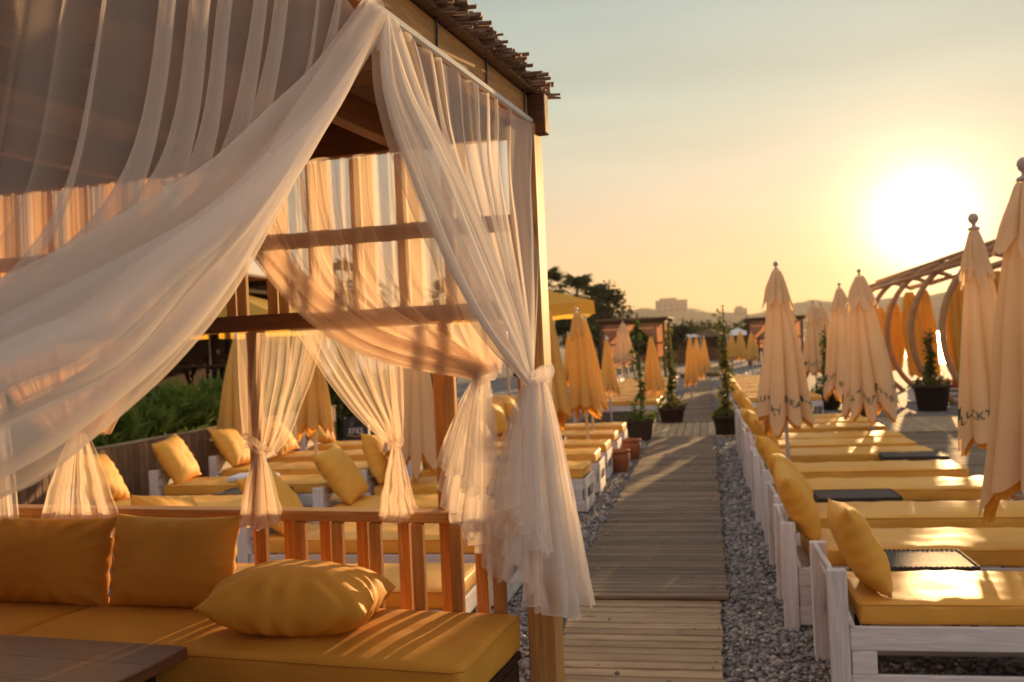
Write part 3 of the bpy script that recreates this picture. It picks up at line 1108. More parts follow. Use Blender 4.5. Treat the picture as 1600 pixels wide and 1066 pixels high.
# back wall, left: two more long curtains from the top beam
c4 = curtain('sheer curtain at the left of the far wall, gathered low beside the seat cushions')
guides = [
    (.00, [(-2.55, 2.46), (-2.54, 2.1), (-2.50, 1.8), (-2.36, 1.55), (-2.20, 1.42)]),
    (.25, [(-2.30, 2.46), (-2.30, 2.1), (-2.28, 1.8), (-2.21, 1.55), (-2.12, 1.42)]),
    (.5, [(-2.05, 2.46), (-2.05, 2.1), (-2.05, 1.8), (-2.05, 1.6), (-2.05, 1.42)]),
    (.75, [(-1.80, 2.46), (-1.81, 2.1), (-1.84, 1.8), (-1.90, 1.6), (-1.98, 1.42)]),
    (1.0, [(-1.58, 2.46), (-1.61, 2.1), (-1.68, 1.85), (-1.78, 1.62), (-1.90, 1.42)]),
]
P = curtain_sheet(guides, 300, 70, 10, .018, 'back', 61, swing=1.5, top=.7, yoff=-.07)
put('drape', P, M['sheer_dense'], c4)
P = curtain_sheet(guides, 240, 70, 7, .022, 'back', 64, swing=1.5, top=.7, yoff=-.10)
put('drape', P, M['sheer_dense'], c4)
P = tail_sheet((-2.03, -.085, 1.43), [(-2.25, -.11), (-2.12, -.13), (-1.97, -.13), (-1.82, -.11)], [1.03, 1.01, 1.015, .99], 240, 50, 7, .028, 67)
put('tail', P, M['sheer_back'], c4)
hem_line(P, c4, M['sheer_back'])
c5 = curtain('grey sheer curtain hanging at the inner left corner behind the swag')
guides = [(.0, [(-2.55, 2.46), (-2.56, 1.9), (-2.56, 1.4), (-2.56, .98)]), (.5, [(-2.50, 2.46), (-2.49, 1.9), (-2.47, 1.4), (-2.46, .95)]),
          (1.0, [(-2.40, 2.46), (-2.38, 1.9), (-2.33, 1.4), (-2.30, 1.0)])]
P = curtain_sheet(guides, 120, 60, 6, .022, 'back', 71, yoff=-.16)
put('drape', P, M['sheer_drape'], c5)

for k, (y0, y1, lab) in enumerate(((-2.9, -1.55, 'unseen sheer curtain added along the left wall to darken the gazebo, near half'), (-1.45, -.15, 'unseen sheer curtain added along the left wall to darken the gazebo, far half'))):
    cc = curtain(lab)  # out of view, added to cut the light coming in from the left
    gg = [(q / 4, [(y0 + (y1 - y0) * q / 4, 2.46), (y0 + (y1 - y0) * q / 4, 1.6), (y0 + (y1 - y0) * q / 4, .75)]) for q in range(5)]
    put('drape', curtain_sheet(gg, 220, 20, 14, .03, 'side', 220 + k, swing=1.3, top=.8, yoff=-W_ - .06), M['sheer_drape'], cc)
# two short curtains under the middle rail
c6 = curtain('short peach sheer curtain tied to the back post under the rail')
guides = [
    (.00, [(-1.270, 1.81), (-1.262, 1.62), (-1.245, 1.45), (-1.225, 1.335)]),
    (.3, [(-1.13, 1.81), (-1.145, 1.65), (-1.17, 1.48), (-1.19, 1.335)]),
    (.65, [(-1.0, 1.81), (-1.02, 1.67), (-1.075, 1.48), (-1.13, 1.335)]),
    (1.0, [(-.86, 1.81), (-.885, 1.72), (-.965, 1.55), (-1.035, 1.41), (-1.10, 1.335)]),
]
P = curtain_sheet(guides, 200, 50, 6, .016, 'back', 83, swing=1.2, yoff=-.07)
put('drape', P, M['sheer_back'], c6)
P = tail_sheet((-1.165, -.07, 1.34), [(-1.265, -.08), (-1.2, -.10), (-1.14, -.10), (-1.075, -.08)], [1.035, 1.03, 1.035, 1.045], 150, 40, 5, .020, 89)
P[..., 0] = np.where(np.linspace(0, 1, 40)[None] < .35, P[..., 0], P[..., 0])
put('tail', P, M['sheer_back'], c6)
hem_line(P, c6, M['sheer_back'], .0016)
tieback((-1.168, -.07, 1.34), .055, .03, c6, M['sheer_back'], -.35, .012)
MB().tube([(-1.10, -.09, 1.335), (-1.13, -.11, 1.35), (-1.17, -.115, 1.38), (-1.21, -.10, 1.395), (-1.235, -.07, 1.38)], [.008, .012, .014, .012, .006], 8).build('tie_loop', M['sheer_back'], c6, True)
c7 = curtain('short peach sheer curtain pulled into a knot in mid air under the rail')
guides = [
    (.00, [(-.99, 1.81), (-.93, 1.72), (-.845, 1.60), (-.745, 1.48), (-.64, 1.385), (-.59, 1.355)]),
    (.3, [(-.85, 1.81), (-.80, 1.70), (-.73, 1.58), (-.66, 1.47), (-.585, 1.36)]),
    (.6, [(-.66, 1.81), (-.645, 1.68), (-.62, 1.55), (-.59, 1.45), (-.57, 1.36)]),
    (1.0, [(-.53, 1.81), (-.53, 1.66), (-.535, 1.52), (-.545, 1.43), (-.556, 1.36)]),
]
P = curtain_sheet(guides, 200, 50, 6, .016, 'back', 97, swing=1.2, yoff=-.07)
put('drape', P, M['sheer_back'], c7)
P = tail_sheet((-.572, -.07, 1.36), [(-.66, -.08), (-.60, -.105), (-.56, -.10), (-.50, -.08)], [1.10, 1.075, 1.06, 1.12], 150, 40, 4.5, .020, 101)
put('tail', P, M['sheer_back'], c7)
hem_line(P, c7, M['sheer_back'], .0016)
tieback((-.572, -.07, 1.355), .026, .024, c7, M['sheer_back'], .3, .018)


# ------------------------------------------------------------------ cushions
def soft_box(lx, ly, lz, seed, nx=26, ny=12, puff=.012, wr=.004, r=.03):
    """a filled cushion: rounded edges, slight doming and creases; centred in x and y, base at z = 0"""
    bm = bmesh.new()
    bmesh.ops.create_cube(bm, size=1)
    for e in list(bm.edges):
        pass
    bmesh.ops.scale(bm, vec=(lx, ly, lz), verts=bm.verts)
    bmesh.ops.bevel(bm, geom=list(bm.edges), offset=r, segments=3, profile=.6, affect='EDGES')
    # cut a grid through it
    for i in range(1, nx):
        bmesh.ops.bisect_plane(bm, geom=bm.verts[:] + bm.edges[:] + bm.faces[:], plane_co=(-lx / 2 + lx * i / nx, 0, 0), plane_no=(1, 0, 0))
    for i in range(1, ny):
        bmesh.ops.bisect_plane(bm, geom=bm.verts[:] + bm.edges[:] + bm.faces[:], plane_co=(0, -ly / 2 + ly * i / ny, 0), plane_no=(0, 1, 0))
    for v in bm.verts:
        x, y, z = v.co
        dome = (1 - (2 * x / lx) ** 4) * (1 - (2 * y / ly) ** 4)
        k = noise.fractal(Vector((x * 5 + seed * 3.1, y * 6, z * 2 + seed)), 1, 2, 4)
        k2 = abs(noise.noise(Vector((x * 7 + seed, y * 3 - x * 2, seed * 2.2))))
        f = (z / lz + .5)
        v.co.z += lz / 2 + puff * dome * (1 if z > 0 else -.4) + wr * (k - k2 * 1.4) * f
        v.co.y += wr * 1.2 * noise.noise(Vector((x * 6, z * 9, seed + 5)))
        v.co.x += wr * 1.2 * noise.noise(Vector((y * 6, z * 9, seed + 9)))
    return bm


def bm_mesh(bm, name, m, smooth=True):
    me = bpy.data.meshes.new(name)
    bm.to_mesh(me)
    bm.free()
    me.materials.append(m)
    if smooth:
        me.shade_smooth()
    return me


def pillow_mesh(w, h, t, seed, m, n=30, crease=1.0, name='pillow'):
    """a stuffed square pillow lying in the xy plane, thick along z, corners pinched out, creases running in from the seams"""
    P = np.zeros((2, n + 1, n + 1, 3))
    for sgi, sg in enumerate((1, -1)):
        for i in range(n + 1):
            for j in range(n + 1):
                u, v = 2 * i / n - 1, 2 * j / n - 1
                pin = 1 - .075 * (1 - abs(u) ** 2.2) * abs(v) ** 3 - 0
                pin2 = 1 - .075 * (1 - abs(v) ** 2.2) * abs(u) ** 3
                th = max(0, (1 - abs(u) ** 2.6)) ** .55 * max(0, (1 - abs(v) ** 2.6)) ** .55
                edge = max(abs(u), abs(v))
                cr = crease * .016 * (edge ** 5) * math.sin((math.atan2(v, u)) * 17 + seed + 3 * noise.noise(Vector((u * 2, v * 2, seed)))) * (1 - edge ** 12)
                nz = .010 * noise.fractal(Vector((u * 1.6 + seed * 5, v * 1.6, sg * 3 + seed)), 1, 2, 4)
                sag = .03 * t * 0
                P[sgi, i, j] = (w / 2 * u * pin2, h / 2 * v * pin, sg * (t / 2 * th + cr * 1.0) + nz * th + sag)
                if i in (0, n) or j in (0, n):
                    P[sgi, i, j, 2] = .004 * math.sin(9 * (u + v) + seed)
    vs, fs, idx = [], [], {}
    for s in (0, 1):
        for i in range(n + 1):
            for j in range(n + 1):
                b = i in (0, n) or j in (0, n)
                k = (0, i, j) if b else (s, i, j)
                if k not in idx:
                    idx[k] = len(vs)
                    vs.append(tuple(P[k[0], i, j]))
                idx[(s, i, j)] = idx[k]
    for s in (0, 1):
        for i in range(n):
            for j in range(n):
                q = (idx[(s, i, j)], idx[(s, i + 1, j)], idx[(s, i + 1, j + 1)], idx[(s, i, j + 1)])
                fs.append(q if s == 0 else q[::-1])
    b = MB()
    b.add(vs, fs)
    return b.mesh(name, m, True)


def piping_mesh(lx, ly, z, r, m, rad=.0045):
    pts = []
    for cx, cy, a0 in ((lx / 2 - r, ly / 2 - r, 0), (-lx / 2 + r, ly / 2 - r, 90), (-lx / 2 + r, -ly / 2 + r, 180), (lx / 2 - r, -ly / 2 + r, 270)):
        for q in range(5):
            a = R(a0 + q * 22.5)
            pts.append((cx + r * math.cos(a), cy + r * math.sin(a), z + .003 * math.sin(q + a0)))
    pts.append(pts[0])
    return MB().tube(pts, rad, 6, False).mesh('piping', m, True)


# bench along the far wall and down the left side, inside the gazebo
bench = empty('corner_bench', (GM @ Vector((-1.3, -.3, .314))), -TH, 'corner bench with thick amber seat cushions inside the gazebo', 'bench')
BI = Matrix.Translation((1.3, .3, -.314))


def bpart(name, me, x, y, z):
    return link(name, me, bench, Matrix.Translation((x + 1.3, y + .3, z - .314)))


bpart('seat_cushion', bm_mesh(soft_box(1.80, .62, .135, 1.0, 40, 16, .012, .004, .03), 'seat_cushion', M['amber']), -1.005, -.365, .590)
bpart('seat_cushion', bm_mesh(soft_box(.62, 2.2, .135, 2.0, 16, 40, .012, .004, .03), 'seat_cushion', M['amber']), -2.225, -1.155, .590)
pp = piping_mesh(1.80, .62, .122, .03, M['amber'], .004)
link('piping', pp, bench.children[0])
for nm, x0, x1, y0, y1 in (('seat_board', -1.90, -.11, -.66, -.06), ('seat_board', -2.53, -1.93, -2.25, -.06)):
    bpart(nm, MB().cbox((0, 0, 0), (x1 - x0, y1 - y0, .03), .003).mesh(nm, M['dark_wood']), (x0 + x1) / 2, (y0 + y1) / 2, .573)
for x in (-.14, -.75, -1.35, -1.87):
    for y in (-.62, -.12):
        bpart('leg', MB().cbox((0, 0, 0), (.06, .06, .243), .004).mesh('leg', M['dark_wood']), x, y, .436)
for y in (-.62,):
    bpart('apron', MB().cbox((0, 0, 0), (1.72, .03, .10), .004).mesh('apron', M['dark_wood']), -1.0, y - .02, .505)
bpart('apron', MB().cbox((0, 0, 0), (.03, .44, .10), .004).mesh('apron', M['dark_wood']), -.115, -.37, .505)
bpart('lower_rail', MB().cbox((0, 0, 0), (.03, .44, .05), .004).mesh('lower_rail', M['pine']), -.115, -.37, .40)

gz_pillows = 'loose cushions on the gazebo bench'


def loose_pillow(name, label, mtx, me, group):
    o = link(name, me)
    o.matrix_world = mtx
    return tag(o, label, 'pillow', group)


def gpos(x, y, z, rx, ry, rz):
    return GM @ Matrix.Translation((x, y, z)) @ Matrix.Rotation(rz, 4, 'Z') @ Matrix.Rotation(ry, 4, 'Y') @ Matrix.Rotation(rx, 4, 'X')


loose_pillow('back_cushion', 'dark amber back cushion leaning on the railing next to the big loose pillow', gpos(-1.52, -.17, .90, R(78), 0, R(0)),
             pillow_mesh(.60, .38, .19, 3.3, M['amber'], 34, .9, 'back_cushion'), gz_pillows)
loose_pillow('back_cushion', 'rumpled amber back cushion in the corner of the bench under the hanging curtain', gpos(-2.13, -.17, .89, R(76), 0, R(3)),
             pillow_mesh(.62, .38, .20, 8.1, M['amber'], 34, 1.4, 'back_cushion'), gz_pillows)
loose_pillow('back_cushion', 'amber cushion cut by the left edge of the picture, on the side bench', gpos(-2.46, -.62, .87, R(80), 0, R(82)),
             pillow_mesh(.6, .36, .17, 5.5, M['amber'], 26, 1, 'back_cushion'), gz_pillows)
loose_pillow('throw_pillow', 'plump amber throw pillow lying flat on the bench in the foreground', gpos(-.84, -.36, .834, R(-3), R(3), R(12)),
             pillow_mesh(.60, .48, .245, 1.7, M['pillow'], 48, 1.5, 'throw_pillow'), gz_pillows)

# low wooden table at the lower left
tb = empty('low_table', GM @ Vector((-1.59, -1.375, .363)), -TH, 'dark reddish wooden table in front of the gazebo bench', 'table')
for i in range(7):
    beam('top_board', (-.50, -.56 + i * .19, .372), (.50, -.56 + i * .19, .372), .1892, .034, M['table_top'], tb, ch=.001)
for x in (-.46, .46):
    beam('edge_board', (x + .055 * (1 if x > 0 else -1), -.65, .370), (x + .055 * (1 if x > 0 else -1), .665, .370), .028, .042, M['table_top'], tb)
for x in (-.42, .42):
    for y in (-.58, .56):
        beam('leg', (x, y, -.049), (x, y, .353), .07, .07, M['dark_wood'], tb)


# ------------------------------------------------------------------ sun loungers
BED_L, BED_W = 1.80, .64
_cush = [bm_mesh(soft_box(1.70, .62, .105, 10 + k * 1.7, 40, 14, .012, .009, .024), 'cushion', M['cushion']) for k in range(4)]
_pipe = piping_mesh(1.70, .62, .094, .03, M['pillow'])
_pill = [pillow_mesh(.52, .45, .17, 20 + k * 2.3, M['pillow'], 22, 1.0) for k in range(5)]
BW = M['bed_white']


def make_bed(detail=True):
    """local x runs from the head (0) to the foot, y across, origin on the ground at the head"""
    t = empty('sun_lounger')
    hw = BED_W / 2 - .01
    for s in (-1, 1):
        y = s * hw
        beam('side_board', (.046, y, .305), (BED_L, y, .305), .024, .11, BW, t)
        if detail:
            beam('side_board', (.046, y, .085), (BED_L, y, .085), .024, .11, BW, t)
            for x in (.105, BED_L / 2, BED_L - .07):
                beam('block', (x - .055, y * .99, .195), (x + .055, y * .99, .195), .03, .108, BW, t)
        beam('head_post', (.0, y, 0), (.0, y, .62), .045, .085, BW, t, up=(1, 0, 0))
    for z in (.305, .085):
        beam('end_board', (BED_L + .0135, -hw, z), (BED_L + .0135, hw, z), .024, .11, BW, t)
    for y in (-hw + .05, hw - .05):
        beam('block', (BED_L + .0135, y, .142), (BED_L + .0135, y, .248), .024, .09, BW, t, up=(0, 1, 0))
    for k, (x, z) in enumerate(((-.005, .575), (.02, .485), (.045, .40))):
        beam('back_slat', (x, -hw - .02, z), (x, hw + .02, z), .022, .085, BW, t, up=(-.35, 0, 1))
    if detail:
        for x in (.4, .8, 1.2, 1.6):
            beam('bed_slat', (x, -hw + .015, .35), (x, hw - .015, .35), .09, .018, BW, t)
    return t


bed_proto = {True: make_bed(True), False: make_bed(False)}
used = {True: False, False: False}


def place_bed(loc, rz, detail, label, group, variant, pillow=None, ptilt=60, pname='lounger_pillow', jit=(0, 0, 0)):
    if not used[detail]:
        b = bed_proto[detail]
        used[detail] = True
    else:
        b = copy_tree(bed_proto[detail])
    for ch in list(b.children):
        if ch.name.split('.')[0] == 'cushion':
            for g in list(ch.children):
                bpy.data.objects.remove(g)
            bpy.data.objects.remove(ch)
    b.location = loc
    b.rotation_euler = (0, 0, rz)
    tag(b, label, 'sun lounger', group)
    cu = link('cushion', _cush[variant % 4], b, Matrix.Translation((.945 + random.uniform(-.01, .02), random.uniform(-.018, .018), .362)) @ Matrix.Rotation(random.uniform(-.012, .012), 4, 'Z') @ Matrix.Rotation(PI if variant % 3 == 1 else 0, 4, 'Z'))
    if detail:
        link('piping', _pipe, cu)
    if pillow:
        bm_ = Matrix.Translation(loc) @ Matrix.Rotation(rz, 4, 'Z')
        # leaning on the back boards
        mt = (bm_ @ Matrix.Translation((.085 + jit[0], jit[1], .690 + jit[2])) @ Matrix.Rotation(random.uniform(-.12, .12), 4, 'Z')
              @ Matrix.Rotation(-R(180 - ptilt - random.uniform(-9, 9)), 4, 'Y') @ Matrix.Rotation(PI / 2 + random.uniform(-.22, .22), 4, 'Z'))
        o = link(pname, _pill[variant % 5])
        o.matrix_world = mt @ Matrix.Scale(1.0 if 'right' in group else 1.16, 4)
        tag(o, pillow, 'pillow', group.replace('sun loungers', 'pillows'))
    return b


ORD = ['nearest', 'second', 'third', 'fourth', 'fifth', 'sixth', 'seventh', 'eighth', 'ninth', 'tenth', 'eleventh', 'twelfth', 'thirteenth', 'fourteenth',
       'fifteenth', 'sixteenth', 'seventeenth', 'eighteenth', 'nineteenth', 'twentieth', 'twenty-first', 'twenty-second', 'twenty-third', 'twenty-fourth']
# right of the boardwalk, heads to the path (front edge y of each bed)
RB = [4.60, 5.74, 6.70, 7.98, 9.00, 10.30, 11.15, 12.02, 13.15, 14.02, 14.88]
for i, y in enumerate(RB):
    place_bed((.53 if i == 0 else .42 + random.uniform(-.03, .03), y + BED_W / 2 + (random.uniform(-.06, .06) if i else 0), .0), R(random.uniform(-1.8, 1.8) + (1.0 if i > 3 else -.5)), True,
              f'{ORD[i]} white lounger with yellow mattress in the row right of the boardwalk', 'sun loungers right of the boardwalk', i,
              f'yellow pillow on the {ORD[i]} lounger right of the boardwalk' if i not in (4, 7, 9) else None, [62, 60, 48, 60, 0, 58, 50, 0, 60, 0, 58][i], jit=(.06, -.03, -.02) if i == 0 else (random.uniform(-.02, .03), -.10 if i == 1 else random.uniform(-.06, .06), random.uniform(-.02, .02)))
y = 20.2
for i in range(11):
    place_bed((.42, y + BED_W / 2, .0), R(random.uniform(-1, 1)), False,
              f'{ORD[i]} lounger beyond the cross walk in the right row', 'far sun loungers right of the boardwalk', i + 1,
              f'pillow on the {ORD[i]} lounger beyond the cross walk, right row' if i < 9 else None, 58)
    y += 1.25 if i % 2 else 1.0
# left of the boardwalk, feet to the path
LB = [4.78, 6.08, 7.38, 8.46, 9.55, 10.75, 11.80, 13.05, 14.35]
for i, y in enumerate(LB):
    place_bed((-3.12 + random.uniform(-.02, .02) + (.04 if i > 3 else -.06), y + BED_W / 2, .0), R(random.uniform(-1.2, 1.2)), True,
              f'{ORD[i]} white lounger in the row left of the boardwalk, foot to the path', 'sun loungers left of the boardwalk', i + 2,
              f'yellow pillow on the {ORD[i]} lounger in the row left of the boardwalk', 60)
# second row behind the gazebo, heads to the slatted wall
SB = [7.45, 8.75, 9.95, 11.15, 12.4]
for i, y in enumerate(SB):
    place_bed((-5.52, y + BED_W / 2, .0), R(random.uniform(-1.2, 1.2)), True,
              f'{ORD[i]} lounger in the back row along the slatted wall', 'sun loungers along the slatted wall', i + 1,
              f'yellow pillow on the {ORD[i]} lounger of the back row against the slatted wall', 60)
# beyond the cross walk on the left
y = 20.4
for i in range(12):
    place_bed((-2.85, y + BED_W / 2, .0), R(random.uniform(-1, 1)), False,
              f'{ORD[i]} lounger beyond the cross walk in the left row', 'far sun loungers left of the boardwalk', i,
              f'pillow on the {ORD[i]} lounger beyond the cross walk, left row' if i < 8 else None, 60)
    y += 1.2 if i % 2 else 1.0
y = 17.0
for i in range(7):
    place_bed((-5.6, y + BED_W / 2, .0), R(random.uniform(-1, 1)), False,
              f'{ORD[i]} far lounger in the leftmost row by the terrace', 'far sun loungers by the terrace', i, None)
    y += 1.15
for d in (True, False):
    pass

# white towel on a lounger
tw = bm_mesh(soft_box(.42, .34, .05, 77, 14, 10, .012, .008, .016), 'folded_towel', M['towel'])
o = link('folded_towel', tw)
o.location = (-4.55, 9.0, .478)
tag(o, 'pale blue folded towel lying on a back row lounger', 'towel')


# ------------------------------------------------------------------ wicker side tables
def wicker_table():
    t = empty('wicker_table')
    b = MB()
    b.cbox((0, 0, .445), (.60, .42, .05), .006)
    top = b.build('table_top', M['wicker'], t)
    nb = MB()
    for i in range(24):
        for s in (-1, 1):
            nb.cbox((-.29 + i * .0252, s * .205, .472), (.018, .012, .007), .002)
    for i in range(16):
        for s in (-1, 1):
            nb.cbox((s * .295, -.19 + i * .0252, .472), (.012, .018, .007), .002)
    nb.build('braided_edge', M['wicker'], top)
    for s in (-1, 1):
        beam('side_panel', (-.27, s * .19, .335), (.27, s * .19, .335), .016, .17, M['wicker'], t)
        beam('end_panel', (s * .28, -.182, .335), (s * .28, .182, .335), .016, .17, M['wicker'], t)
        for q in (-1, 1):
            beam('leg', (s * .265, q * .175, 0), (s * .265, q * .175, .42), .035, .035, M['wicker'], t)
    return t


wt = wicker_table()
for i, (x, y, rz, lab) in enumerate([(1.02, 5.50, .02, 'dark wicker side table between the two nearest loungers on the right'),
                                     (1.06, 7.70, .03, 'dark wicker side table in front of the fourth lounger on the right'),
                                     (1.95, 10.12, -.03, 'dark wicker side table at the foot of the sixth lounger on the right'),
                                     (-2.55, 6.93, .0, 'dark wicker side table between loungers behind the gazebo railing'),
                                     (-2.20, 12.63, .0, 'dark wicker side table among the left loungers under the closed parasol'),
                                     (-2.30, 10.42, .0, 'dark wicker side table in the left row beside the gazebo corner'),
                                     (-4.2, 8.3, .0, 'dark wicker side table in the back row behind the gazebo')]):
    o = wt if i == 0 else copy_tree(wt)
    o.location = (x, y, 0)
    o.rotation_euler = (0, 0, rz)
    tag(o, lab, 'side table', 'wicker side tables')


# ------------------------------------------------------------------ closed parasols
class Parasol:
    def __init__(s, seed, hem, top, rad, tier=True, pleats=8):
        r = np.random.default_rng(seed)
        s.hem, s.top, s.rad, s.n = hem, top, rad, pleats
        s.ph = r.uniform(0, 6.28)
        s.dep = r.uniform(.28, .62, pleats)
        s.len = r.uniform(-.16, .10, pleats)
        s.wid = r.uniform(.74, 1.15, pleats)
        s.edge = np.concatenate([[0], np.cumsum(r.uniform(.55, 1.5, pleats))])
        s.edge = s.edge / s.edge[-1] * pleats
        s.fi = r.uniform(0, 6.28, 3)
        s.tw = r.uniform(-.25, .25)
        s.tier = tier

    def r(s, th, v):
        """radius at angle th and fraction v from the top (0) to the hem (1)"""
        q = float(np.interp((th / (2 * PI) * s.n) % s.n, s.edge, range(s.n + 1)))
        k = int(q) % s.n
        f = q - int(q)
        base = s.rad * (.13 + .87 * v ** .80)
        lobe_ = abs(math.sin(PI * f)) ** .55
        a = lobe_ * (s.wid[k])
        base *= 1 + .03 * math.sin(th * 3 + s.fi[0] + 4 * v) + .03 * v * math.sin(th * 23 + s.fi[1] + 2 * v) + .03 * math.sin(v * 9 + s.fi[2] + th)
        return base * (1 - s.dep[k] * (.35 + .65 * min(1, v * 1.6)) * (1 - a)) * (.93 + .07 * s.wid[k])

    def z(s, th, v):
        q = float(np.interp((th / (2 * PI) * s.n) % s.n, s.edge, range(s.n + 1)))
        k = int(q) % s.n
        f = q - int(q)
        w = math.sin(PI * f)
        return s.top - (s.top - s.hem) * v + (s.len[k] * w - .05 * w + .07 * (1 - w)) * max(0, v - .55) * 2.2

    def pt(s, th, v, off=0.0):
        rr = s.r(th, v) + off
        a = th + s.ph + s.tw * v
        return (rr * math.cos(a), rr * math.sin(a), s.z(th, v))


GR = 'closed parasols right of the boardwalk'
GL = 'closed yellow parasols left of the boardwalk'


def parasol(loc, hem, top, rad, m, label, group, seed, lean=(0, 0), pole=M['pole'], tier=True, letters=True, face=None, n=96, nv=26, base_z=0.0):
    t = empty('closed_parasol', loc, 0, label, 'parasol', group)
    t.rotation_euler = (lean[1] + random.uniform(-.015, .015), lean[0] + random.uniform(-.015, .015), 0)
    U = Parasol(seed, hem, top, rad)
    if face is not None:
        U.ph = face
    P = np.array([[U.pt(2 * PI * i / n, (j / (nv - 1))) for j in range(nv)] for i in range(n)])
    can = link('canopy', grid_mesh('canopy', P, m, True), t)
    # the lining shows where the hem turns in
    Q = np.array([[U.pt(2 * PI * i / n, .80 + .20 * j / 5, -.02 - .05 * (1 - j / 5)) for j in range(6)] for i in range(n)])
    Q[:, :, 2] += .01
    Q[:, -1, 2] -= .05
    link('lining', grid_mesh('lining', Q, M['lining'], True), can)
    if tier:
        V = Parasol(seed + 500, top - (top - hem) * .22, top + .03, rad * .55)
        V.len *= .35
        V.ph, V.tw = U.ph, U.tw
        P = np.array([[V.pt(2 * PI * i / n, .10 + .9 * (j / 11)) for j in range(12)] for i in range(n)])
        vent = link('vent_cap', grid_mesh('vent_cap', P, m, True), t)
    MB().tube([(0, 0, .0 - base_z), (0, 0, top)], .019, 10).build('pole', pole, t, True)
    fs = .55 if group == GL else (.62 if loc[1] > 9 else .9)
    MB().lathe([(r_ * fs, z_ * fs) for r_, z_ in [(.0, .0), (.05, .0), (.042, .02), (.018, .03), (.016, .05), (.034, .07), (.042, .095), (.036, .12), (.02, .136), (0, .14)]], 16, (0, 0, top + .005)).build('finial', pole if group == GL else M['finial'], t, True)
    MB().lathe([(.0, .03), (.19, .03), (.2, .02), (.2, .004), (0, .004)], 24).build('base_plate', M['metal_dark'], t)
    if letters:
        def wrap(me, th0, v0, h):
            bm = bmesh.new()
            bm.from_mesh(me)
            bmesh.ops.triangulate(bm, faces=bm.faces)
            for _ in range(2):
                bmesh.ops.subdivide_edges(bm, edges=[e for e in bm.edges if e.calc_length() > h * .35], cuts=1)
                bmesh.ops.triangulate(bm, faces=bm.faces)
            rr = rad * .86
            for v in bm.verts:
                th = th0 + v.co.x / rr
                vv = v0 - v.co.y / (top - hem)
                v.co = U.pt(th, vv, .006)
            bm.to_mesh(me)
            bm.free()
            return me
        hgt = .07
        tm = text_mesh(letters, hgt * 1.25, M['ink'])
        w = max(v.co.x for v in tm.vertices) - min(v.co.x for v in tm.vertices)
        link('lettering', wrap(tm, PI + .2, .875, hgt), can)['kind'] = 'stuff'
        # four-leaf clover mark
        bmk = bmesh.new()
        for q in range(4):
            a = PI / 4 + q * PI / 2
            bmesh.ops.create_circle(bmk, cap_ends=True, segments=12, radius=.030, matrix=Matrix.Translation((.030 * math.cos(a), .030 * math.sin(a), 0)))
        me = bpy.data.meshes.new('clover_mark')
        bmk.to_mesh(me)
        bmk.free()
        me.materials.append(M['ink'])
        link('clover_mark', wrap(me, PI + .2 - (w / 2 + .11) / (rad * .86), .88, hgt), can)
    return t


def facing(loc, letters_len_hint=0.0):
    """turn that puts the lettering on the side of the walkway the visitor comes from"""
    return math.atan2(-loc[1], -loc[0]) - PI - .2


WORDS = 'LUCKY BEACH BISTRO'
for i, (loc, hem, top, rad, lean, turn, lab) in enumerate([
    ((.76, 9.97, 0), .86, 2.36, .29, (-.01, 0), 0, 'closed cream parasol in the right row with clover at its hem edge, nearest the boardwalk'),
    ((2.03, 12.9, 0), .78, 2.42, .38, (-.04, 0), 0, 'tallest closed cream parasol of the middle pair with lettering across its hem'),
    ((2.07, 15.72, 0), .84, 2.40, .32, (.0, 0), 0, 'closed cream parasol half hidden behind the lettered one of the middle pair'),
    ((2.54, 24.0, 0), .80, 2.43, .36, (.0, 0), 0, 'left one of two distant slim closed parasols behind the planters'),
    ((2.85, 25.2, 0), .80, 2.41, .36, (.0, 0), 0, 'right one of two distant slim closed parasols behind the planters'),
    ((1.72, 21.3, 0), .86, 2.36, .34, (.0, 0), 0, 'closed cream parasol peeping out behind the nearest one of the right row'),
    ((2.04, 7.66, 0), .86, 2.42, .25, (-.01, 0), 0, 'closed cream parasol beside the sun with clover and lettering at the hem'),
    ((1.70, 5.50, 0), .84, 2.46, .34, (.0, 0), 0, 'largest closed parasol cut by the right edge of the picture'),
]):
    parasol(loc, hem, top, rad, M['canopy_pale'], lab, GR, 100 + i * 7, lean, face=facing(loc) + (turn if False else 0) + [.75, .0, .5, .6, .9, .3, .75, 3.0][i], letters=WORDS)
